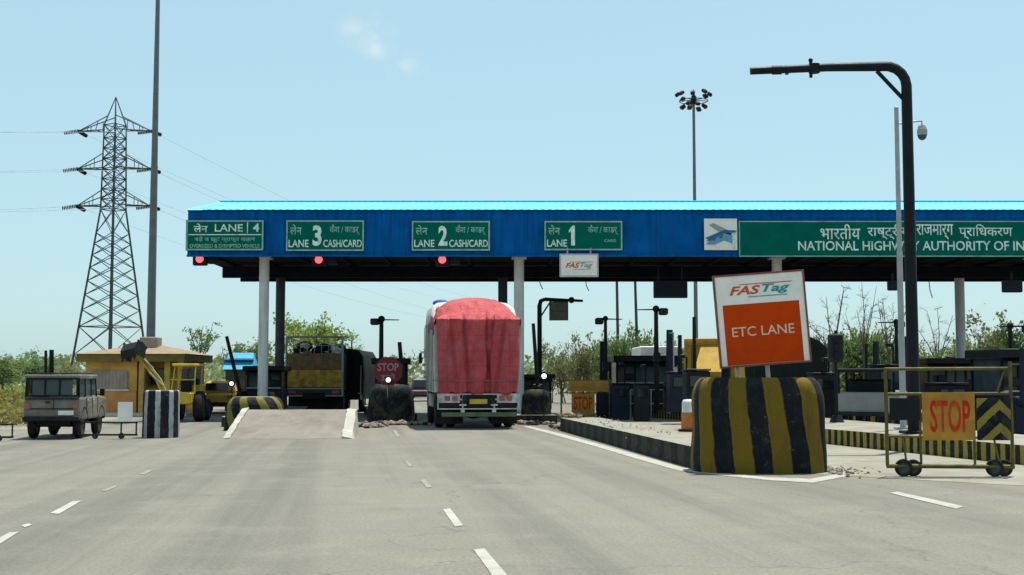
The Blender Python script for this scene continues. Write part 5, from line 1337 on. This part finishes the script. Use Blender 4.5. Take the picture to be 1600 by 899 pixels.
# lattice pylon
Yp = 150.0; k = FPX / Yp
cx0 = U(171, 590, Yp).x
py_ = thing('power_pylon', 'tall steel lattice pylon with three pairs of cross arms', 'pylon', (cx0, Yp, -0.03))
def zof(py): return U(171, py, Yp).z + 0.03
ang = R(19)
def legs(s): return [Vector((s * math.cos(ang + i * math.pi / 2), s * math.sin(ang + i * math.pi / 2), 0)) for i in range(4)]
z_w, z_t, z_a = zof(328), zof(196), zof(152)
rb, rw_, rt = 62 / k, 19 / k, 16.5 / k
def rad(z): return rb + (rw_ - rb) * z / z_w if z < z_w else rw_ + (rt - rw_) * (z - z_w) / (z_t - z_w)
def P(i, z): v_ = legs(rad(z))[i % 4]; return Vector((v_.x, v_.y, z))
mb = MB()
for i in range(4): mb.cyl(P(i, 0), P(i, z_w), 0.16, 0.12, n=6); mb.cyl(P(i, z_w), P(i, z_t), 0.12, 0.09, n=6); mb.cyl(P(i, z_t), (0, 0, z_a), 0.09, 0.06, n=6)
mb.build('legs', 'pylon', py_)
mb = MB(); lv = [0, 4.2, 7.6, 9.6, 11.4, 13.1, 14.7, 16.2, 17.6, 18.9]; z = z_w; lv = [q for q in lv if q < z_w - 0.9] + [z_w]
while lv[-1] < z_t - 0.9: lv.append(lv[-1] + 1.25)
lv[-1] = z_t
for a, b in zip(lv[:-1], lv[1:]):
    for i in range(4):
        mb.cyl(P(i, a), P(i + 1, b), 0.055, n=4); mb.cyl(P(i + 1, a), P(i, b), 0.055, n=4)
for q in lv[1:]:
    if q in (lv[1], lv[2], z_w, z_t) or q > z_w:
        for i in range(4): mb.cyl(P(i, q), P(i + 1, q), 0.06, n=4)
for q in (2.1,):
    for i in range(4): mb.cyl((P(i, 0) + P(i + 1, lv[1])) / 2 , P(i, q * 1.0), 0.05, n=4)
mb.build('bracing', 'pylon', py_)
tips = []
for py0 in (204, 263, 321):
    za = zof(py0)
    for s in (-1, 1):
        tip = Vector((s * 58 / k, 0.0, za - 0.1)); tips.append((s, tip))
        mb = MB()
        ins = [q for q in (P(i, za) for i in range(4)) if q.x * s > 0]; ins2 = [(Vector((q.x, q.y, za + 1.75)) if za + 1.75 < z_t else Vector((q.x, q.y, z_t)).lerp(Vector((0, 0, z_a)), (za + 1.75 - z_t) / (z_a - z_t))) for q in ins]
        for q in ins: mb.cyl(q, tip, 0.075, n=4)
        for q in ins2: mb.cyl(q, tip, 0.065, n=4)
        for f in (0.33, 0.66):
            for q, q2 in zip(ins, ins2): mb.cyl(q.lerp(tip, f), q2.lerp(tip, f), 0.045, n=4)
            mb.cyl(ins[0].lerp(tip, f), ins[-1].lerp(tip, f), 0.045, n=4)
        ar = mb.build('cross_arm', 'pylon', py_)
        for d in ((-1, -0.4), (0.35, 0.9)):
            mb = MB(); a_ = tip; b_ = tip + Vector((d[0] * 1.55 , d[1] * 1.55, -0.35)) if s < 0 or d[0] < 0 else tip + Vector((0.9, 0.9, -0.3))
            n_ = 9
            for i in range(n_): q = a_.lerp(b_, (i + 0.5) / n_); mb.cyl(q - (b_ - a_) * 0.035, q + (b_ - a_) * 0.035, 0.25, 0.2, n=8)
            mb.build('insulator', 'bone', ar)
def wire(a, b, sag, label, grp):
    pts = []
    for i in range(25):
        f = i / 24; q = a.lerp(b, f); q.z -= sag * 4 * f * (1 - f); pts.append(q)
    mb = MB(); mb.tube(pts, 0.022, 4); tag(mb.build('power_line', 'wire'), label, 'power line', grp)
org = Vector((cx0, Yp, -0.03))
for s, tip in tips:
    a = org + tip
    wire(a, a + Vector((-70, -45, -3.0)), 2.0, 'faint power line running left from the lattice pylon', 'power lines left of the pylon')
    b = U(860, 500, 520); b.z += (tip.z - 23) * 1.6; b.x += s * 4.5
    wire(a, b, 6.0, 'faint power line running right and away from the lattice pylon', 'power lines right of the pylon')

# ================================================================== RUBBLE AND SMALL THINGS
def rubble(name, label, spots, mats, seed):
    r4 = random.Random(seed); mb = MB()
    for (x, y, z, sx, sy, n, r0, r1) in spots:
        for i in range(n):
            r_ = r4.uniform(r0, r1); c = Vector((x + r4.gauss(0, sx), y + r4.gauss(0, sy), z + r_ * 0.4))
            b = len(mb.v); mb.ball(c, r_, 6, 4, r4.randrange(len(mats)), (r4.uniform(0.8, 1.5), r4.uniform(0.8, 1.4), r4.uniform(0.5, 0.9)))
            for q in range(b, len(mb.v)):
                p_ = Vector(mb.v[q]); mb.v[q] = tuple(c + (p_ - c) * (0.72 + 0.45 * noise.noise(p_ * 9 / max(r_ * 10, 0.3) + Vector((i, seed, 0)))))
    mb.sm = [False] * len(mb.f)
    return tag(mb.build(name, mats), label, None, None, 'stuff')
ga, gb = G(620, 664), G(590, 666)
rubble('rubble', 'broken stones lying at the foot of the chevron barrier', [(ga.x, ga.y, 0, 0.5, 0.35, 70, 0.04, 0.16), (gb.x - 0.1, gb.y - 0.6, 0, 0.3, 0.4, 40, 0.04, 0.15)], ['stone', 'truck_dark', 'stone'], 1)
rubble('rubble', 'loose grit and stones scattered on the island top', [(2.3, 31.5, 0.38, 0.35, 2.6, 50, 0.008, 0.03), (3.0, 27.0, 0.38, 0.25, 1.6, 25, 0.008, 0.028)], ['stone', 'island_top'], 2)
rubble('rubble', 'heap of red brown rubble at the far end of the kerb', [(1.72, 36.0, 0.38, 0.16, 0.5, 60, 0.04, 0.13), (1.45, 36.4, 0.05, 0.2, 0.4, 30, 0.04, 0.12)], ['brick_red', 'stone', 'truck_dark'], 3)
rubble('rubble', 'grit heaped against the right foot of the striped barrier', [(5.05, 20.3, 0, 0.10, 0.5, 90, 0.012, 0.06), (5.35, 20.2, 0, 0.22, 0.45, 60, 0.01, 0.035)], ['stone', 'concrete'], 4)
rubble('rubble', 'dark lumps beside the barrier right of the red truck', [(0.75, 39.9, 0, 0.4, 0.3, 40, 0.05, 0.16)], ['truck_dark', 'stone'], 5)

p = U(1077, 652, 26.0)
t = thing('traffic_barrel', 'orange and white plastic barrel left of the big striped barrier', 'barrel', (p.x, 26.0, 0.38))
mb = MB(); k = FPX / 26
pr = [(0.14, 0), (0.17, 0.04), (0.17, 0.2), (0.155, 0.22), (0.165, 0.40), (0.15, 0.42), (0.15, 0.60), (0.12, 0.66), (0.0, 0.67)]
for j, (r_, z) in enumerate(pr):
    for i in range(16): mb.v.append((r_ * math.cos(i * math.pi / 8), r_ * math.sin(i * math.pi / 8), z))
for j in range(len(pr) - 1):
    for i in range(16):
        q = (i + 1) % 16; mb.face((j * 16 + i, j * 16 + q, j * 16 + 16 + q, j * 16 + 16 + i), 0 if j < 4 else 1, None, True)
mb.build('drum', ['plastic_orange', 'plastic_white'], t)
mb = MB(); mb.cyl((0, 0, 0), (0, 0, 0.05), 0.23, n=16); mb.build('base', 'tyre', t)
# ================================================================== VEGETATION
def leaf_quad(mb, c, s, r):
    u = Vector((r.gauss(0, 1), r.gauss(0, 1), r.gauss(0, 0.7))).normalized()
    v_ = u.cross(Vector((r.gauss(0, 1), r.gauss(0, 1), r.gauss(0, 1)))).normalized()
    u, v_ = u * s, v_ * s * 0.55
    b = len(mb.v)
    mb.v += [tuple(c - u), tuple(c + v_), tuple(c + u), tuple(c - v_)]
    mb.f.append((b, b + 1, b + 2, b + 3)); mb.m.append(0); mb.sm.append(False)

def grow(seed, H, spread, trunk_h, n_limb, n_tip, n_leaf, leaf_s, clump, r0, lean=0.1, flat=0.75, twigs=0, stems=1):
    """wood and leaves of one plant in unit metres"""
    r = random.Random(seed); wood, lv = MB(), MB()
    for st in range(stems):
        base = Vector((r.gauss(0, spread * 0.25), r.gauss(0, spread * 0.25), 0)) if stems > 1 else Vector((0, 0, 0))
        top = base + Vector((r.gauss(0, lean), r.gauss(0, lean), trunk_h))
        mid = (base + top) / 2 + Vector((r.gauss(0, lean), r.gauss(0, lean), 0)) * 0.4
        wood.tube([base, mid, top], [r0, r0 * 0.8, r0 * 0.65], 7)
        for i in range(n_limb):
            a = 2 * math.pi * (i + r.random() * 0.7) / n_limb
            el = r.uniform(0.25, 1.15)
            reach = r.uniform(0.55, 1.0)
            q = Vector((math.cos(a) * math.cos(el) * spread * reach, math.sin(a) * math.cos(el) * spread * reach, (H - trunk_h) * (0.25 + 0.62 * math.sin(el)) * reach))
            end = top + q
            kn = top + q * 0.5 + Vector((r.gauss(0, 0.12), r.gauss(0, 0.12), r.uniform(0.0, 0.25))) * spread * 0.5
            wood.tube([top, kn, end], [r0 * 0.5, r0 * 0.32, r0 * 0.14], 5)
            for j in range(n_tip):
                s = top.lerp(kn, r.uniform(0.5, 1)) if r.random() < 0.3 else kn.lerp(end, r.random())
                d = Vector((r.gauss(0, 1), r.gauss(0, 1), r.gauss(0.35, 0.8) * flat)).normalized() * spread * r.uniform(0.18, 0.45)
                tip = s + d; tip.z = min(tip.z, H)
                wood.tube([s, (s + tip) / 2 + Vector((0, 0, 0.03)), tip], [r0 * 0.16, r0 * 0.1, r0 * 0.05], 4)
                for k_ in range(twigs):
                    w = s.lerp(tip, r.uniform(0.3, 1)); e = w + Vector((r.gauss(0, 1), r.gauss(0, 1), r.gauss(0.5, 0.7))).normalized() * spread * r.uniform(0.08, 0.2)
                    wood.tube([w, e], [r0 * 0.07, r0 * 0.03], 3)
                nl = int(n_leaf * r.uniform(0.4, 1.4))
                for k_ in range(nl):
                    c = tip + Vector((r.gauss(0, 1), r.gauss(0, 1), r.gauss(0, 0.7))) * clump * r.uniform(0.5, 1.0)
                    if c.z < 0.05: c.z = abs(c.z) + 0.05
                    leaf_quad(lv, c, leaf_s * r.uniform(0.6, 1.3), r)
    return wood, lv

PROTO = {}
def proto(kind, seed, leafm, barkm, woodname, leafname, **kw):
    w, l = grow(seed, **kw)
    a = w.build(woodname, barkm); me_w = a.data; bpy.data.objects.remove(a)
    me_l = None
    if l.f:
        b = l.build(leafname, leafm); me_l = b.data; bpy.data.objects.remove(b)
    vv = [v.co for v in (me_l or me_w).vertices]
    zs = sorted(v.z for v in vv); xs = sorted(math.hypot(v.x, v.y) for v in vv)
    PROTO.setdefault(kind, []).append((me_w, me_l, woodname, leafname, zs[int(len(zs) * 0.992)], xs[int(len(xs) * 0.95)]))
for s in (1, 2): proto('tree', s, 'leaf', 'bark', 'trunk', 'crown', H=5.0, spread=2.2, trunk_h=1.5, n_limb=8, n_tip=10, n_leaf=64, leaf_s=0.10, clump=0.30, r0=0.16)
for s in (3, 4): proto('broad', s, 'leaf_bright', 'bark', 'trunk', 'crown', H=4.8, spread=2.4, trunk_h=1.9, n_limb=10, n_tip=10, n_leaf=64, leaf_s=0.10, clump=0.32, r0=0.18, flat=0.4)
for s in (5, 6): proto('sparse', s, 'leaf', 'bark', 'trunk', 'crown', H=4.2, spread=1.0, trunk_h=2.0, n_limb=6, n_tip=6, n_leaf=16, leaf_s=0.075, clump=0.14, r0=0.07, twigs=1)
for s in (7, 8, 9): proto('scrub', s, 'leaf_dry', 'bark_pale', 'stems', 'foliage', H=3.4, spread=1.9, trunk_h=0.5, n_limb=6, n_tip=7, n_leaf=26, leaf_s=0.085, clump=0.24, r0=0.07, twigs=3, stems=3)
for s in (10, 11, 12): proto('bush', s, 'leaf', 'bark', 'stems', 'foliage', H=2.8, spread=1.8, trunk_h=0.4, n_limb=6, n_tip=8, n_leaf=48, leaf_s=0.09, clump=0.30, r0=0.07, stems=3)
for s in (13, 14): proto('bright', s, 'leaf_bright', 'bark', 'stems', 'foliage', H=2.4, spread=1.6, trunk_h=0.35, n_limb=6, n_tip=8, n_leaf=44, leaf_s=0.085, clump=0.24, r0=0.06, stems=3)
for s in (15, 16, 17): proto('bare', s, 'leaf_dry', 'bark_pale', 'trunk', 'crown', H=6.0, spread=1.5, trunk_h=2.2, n_limb=6, n_tip=7, n_leaf=0, leaf_s=0.1, clump=0.1, r0=0.085, twigs=6, flat=1.2)
USED = {}
def plant(kind, name, label, cat, px, Y, py_top, w_px=None, group=None, rz=None):
    i = USED.get(kind, 0); USED[kind] = i + 1
    me_w, me_l, wn, ln, H, S = PROTO[kind][i % len(PROTO[kind])]
    p, q = U(px, 590, Y), U(px, py_top, Y)
    t = thing(name, label, cat, (p.x, Y, -0.03), rnd.uniform(0, 6.28) if rz is None else rz, group)
    sz = (q.z + 0.03) / H; sx = sz if w_px is None else (w_px / (FPX / Y)) / (2.0 * S)
    t.scale = (sx, sx, sz)
    a = bpy.data.objects.new(wn, me_w); COL.objects.link(a); a.parent = t
    if me_l: b = bpy.data.objects.new(ln, me_l); COL.objects.link(b); b.parent = t
    return t
GT = 'trees beyond the toll plaza'
plant('tree', 'leafy_tree', 'green tree at the left edge of the photo', 'tree', 8, 74, 556, 80, GT)
plant('tree', 'leafy_tree', 'green tree just left of the boxy jeep roof', 'tree', 52, 80, 550, 75, GT)
plant('scrub', 'scrub_bush', 'pale scrubby bush between the jeep and the lattice pylon', 'bush', 100, 86, 560, 66)
plant('bright', 'green_bush', 'low bright green bush left of the boxy jeep', 'bush', 18, 58, 604, 80)
plant('bright', 'green_bush', 'low bright green bush partly behind the boxy jeep', 'bush', 52, 60, 606, 60)
plant('sparse', 'slender_tree', 'slender tree with small airy crown above the hut roof', 'tree', 308, 60, 506, 58, GT)
plant('sparse', 'slender_tree', 'thin dark tree left of the cyan kiosk roof', 'tree', 356, 59, 538, 44, GT)
plant('tree', 'leafy_tree', 'green tree behind the cyan kiosk roof', 'tree', 398, 72, 536, 84, GT)
plant('broad', 'leafy_tree', 'wide yellow green tree above the truck with brown tailboard', 'tree', 492, 74, 497, 116, GT)
plant('broad', 'leafy_tree', 'small yellow green tree right of the covered truck', 'tree', 532, 92, 534, 60, GT)
plant('bush', 'green_bush', 'small distant bush between the chevron barrier and the red truck', 'bush', 652, 92, 596, 60)
plant('scrub', 'scrub_bush', 'dry scrub just right of the red truck', 'bush', 872, 74, 538, 80)
plant('scrub', 'scrub_bush', 'tall dry scrub above the ochre gate', 'bush', 908, 72, 524, 80)
plant('bush', 'green_bush', 'green bush behind the two thin poles', 'bush', 960, 70, 528, 80)
plant('bush', 'green_bush', 'tall green bush above the wide dark booth', 'bush', 1010, 74, 516, 90)
plant('bush', 'green_bush', 'green bush behind the booms by the yellow truck', 'bush', 1062, 82, 540, 70)
plant('bush', 'green_bush', 'rounded green bush left of the tall grey pole', 'bush', 1340, 62, 520, 110)
plant('bush', 'green_bush', 'green bush right of the dark signal head', 'bush', 1296, 66, 530, 110)
plant('bright', 'green_bush', 'light green bush behind the upright booms left of the grey pole', 'bush', 1376, 68, 528, 110)
plant('scrub', 'scrub_bush', 'scrub on the skyline above the STOP panel', 'bush', 1428, 72, 540, 110)
plant('bush', 'green_bush', 'dense green bush seen through the right half of the STOP gate', 'bush', 1548, 62, 530, 120)
plant('bush', 'green_bush', 'green bush seen between the gantry and the pale column', 'bush', 1462, 60, 556, 110)
plant('scrub', 'scrub_bush', 'grey scrub on the skyline right of the gantry', 'bush', 1470, 78, 545, 100)
plant('scrub', 'scrub_bush', 'tall scrubby thicket right of the pale column', 'bush', 1556, 58, 492, 120)
plant('bush', 'green_bush', 'green bush at the right edge behind the blue booth', 'bush', 1600, 54, 520, 110)
plant('bush', 'green_bush', 'green bush low behind the pale column', 'bush', 1522, 64, 556, 90)
plant('bare', 'bare_tree', 'leafless tree right of the orange board', 'tree', 1302, 56, 446, 70, GT)
plant('bare', 'bare_tree', 'leafless tree midway between orange board and grey pole', 'tree', 1350, 58, 450, 64, GT)
plant('bare', 'bare_tree', 'leafless tree behind the tall grey pole', 'tree', 1390, 60, 462, 60, GT)
plant('bare', 'bare_tree', 'leafless tree right of the black gantry', 'tree', 1466, 64, 478, 60, GT)
plant('scrub', 'scrub_bush', 'scrub between the orange board and the hidden column', 'bush', 1250, 76, 540, 100)

def scatter(name, label, seed, n, region, hgt, s, mat):
    r = random.Random(seed); mb = MB()
    for i in range(n):
        x, y = region(r)
        hh = hgt * (0.45 + 0.8 * (0.5 + 0.5 * noise.noise(Vector((x * 0.09, y * 0.05, seed))))) 
        c = Vector((x, y, r.random() ** 0.8 * hh))
        leaf_quad(mb, c, s * r.uniform(0.6, 1.4), r)
    return tag(mb.build(name, mat), label, None, None, 'stuff')
scatter('distant_treeline', 'low belt of far trees along the horizon', 21, 14000, lambda r: (r.uniform(-150, 150), r.gauss(235, 10)), 6.0, 0.55, 'leaf_far')
scatter('distant_scrub', 'belt of scrub beyond the toll plaza', 22, 12000, lambda r: (r.choice((-1, 1)) * r.uniform(9, 62) - 4, r.gauss(112, 9)), 2.6, 0.28, 'leaf_far')
scatter('undergrowth', 'dry undergrowth along the right verge', 23, 9000, lambda r: (r.uniform(10, 40), r.gauss(66, 4)), 2.0, 0.14, 'leaf_dry')
scatter('verge_grass', 'dry grass on the verge left of the jeep', 24, 9000, lambda r: (r.uniform(-34, -16), r.gauss(54, 5)), 1.0, 0.12, 'grass')
scatter('verge_grass', 'low dry weeds at the left road edge', 25, 5000, lambda r: (r.uniform(-26, -14.5), r.gauss(40, 1.5)), 0.7, 0.09, 'grass')

# ================================================================== SKY AND SUN
w = bpy.data.worlds.new('World'); scene.world = w; w.use_nodes = True
nt = w.node_tree; N, L = nt.nodes, nt.links
bg = N['Background']
SUN_EL, SUN_AZ = R(74), R(35)
sky = N.new('ShaderNodeTexSky'); sky.sky_type = 'NISHITA'; sky.sun_disc = False
sky.sun_elevation = SUN_EL; sky.sun_rotation = SUN_AZ; sky.air_density = 1.0; sky.dust_density = 1.2; sky.ozone_density = 2.0
tc = N.new('ShaderNodeTexCoord')
tint = mixc(nt, 0.70, mixc(nt, 1.0, sky.outputs[0], (0.95, 1.03, 1.0), 'MULTIPLY'), (2.55, 3.85, 4.15))
# two thin wisps of cloud high in the sky
cl = None
for (px, py, rad_) in ((572, 48, 0.028), (634, 103, 0.019), (590, 75, 0.018)):
    d = ray(px, py).normalized()
    v1 = N.new('ShaderNodeVectorMath'); v1.operation = 'SUBTRACT'; L.new(tc.outputs['Generated'], v1.inputs[0]); v1.inputs[1].default_value = d
    sc_ = N.new('ShaderNodeVectorMath'); sc_.operation = 'MULTIPLY'; L.new(v1.outputs[0], sc_.inputs[0]); sc_.inputs[1].default_value = (1, 1, 1.6)
    ln = N.new('ShaderNodeVectorMath'); ln.operation = 'LENGTH'; L.new(sc_.outputs[0], ln.inputs[0])
    f = rng(nt, ln.outputs['Value'], 0.0, rad_, 1.0, 0.0)
    cl = f if cl is None else val(nt, 'MAXIMUM', cl, f)
nz = N.new('ShaderNodeTexNoise'); nz.inputs['Scale'].default_value = 45; nz.inputs['Detail'].default_value = 6; L.new(tc.outputs['Generated'], nz.inputs['Vector'])
cf = val(nt, 'MULTIPLY', cl, rng(nt, nz.outputs[0], 0.38, 0.68), clamp=True)
hz = N.new('ShaderNodeTexNoise'); hz.inputs['Scale'].default_value = 3.0; hz.inputs['Detail'].default_value = 5; L.new(tc.outputs['Generated'], hz.inputs['Vector'])
c2 = mixc(nt, val(nt, 'MULTIPLY', cf, 0.5), tint, (5.2, 5.4, 5.1))
L.new(c2, bg.inputs[0]); bg.inputs[1].default_value = 0.12
sd = bpy.data.lights.new('sun', 'SUN'); so_ = bpy.data.objects.new('sun', sd); COL.objects.link(so_)
sd.energy = 4.2; sd.angle = R(0.55); sd.color = (1.0, 0.95, 0.87)
dv = Vector((math.sin(SUN_AZ) * math.cos(SUN_EL), math.cos(SUN_AZ) * math.cos(SUN_EL), math.sin(SUN_EL)))
so_.rotation_euler = dv.to_track_quat('Z', 'Y').to_euler(); so_.location = (0, 0, 60)

vs_ = scene.view_settings
vs_.view_transform = 'Standard'; vs_.look = 'None'; vs_.gamma = 1.0; vs_.exposure = 0.65; vs_.use_curve_mapping = False
scene.cycles.max_bounces = 6; scene.cycles.transparent_max_bounces = 4
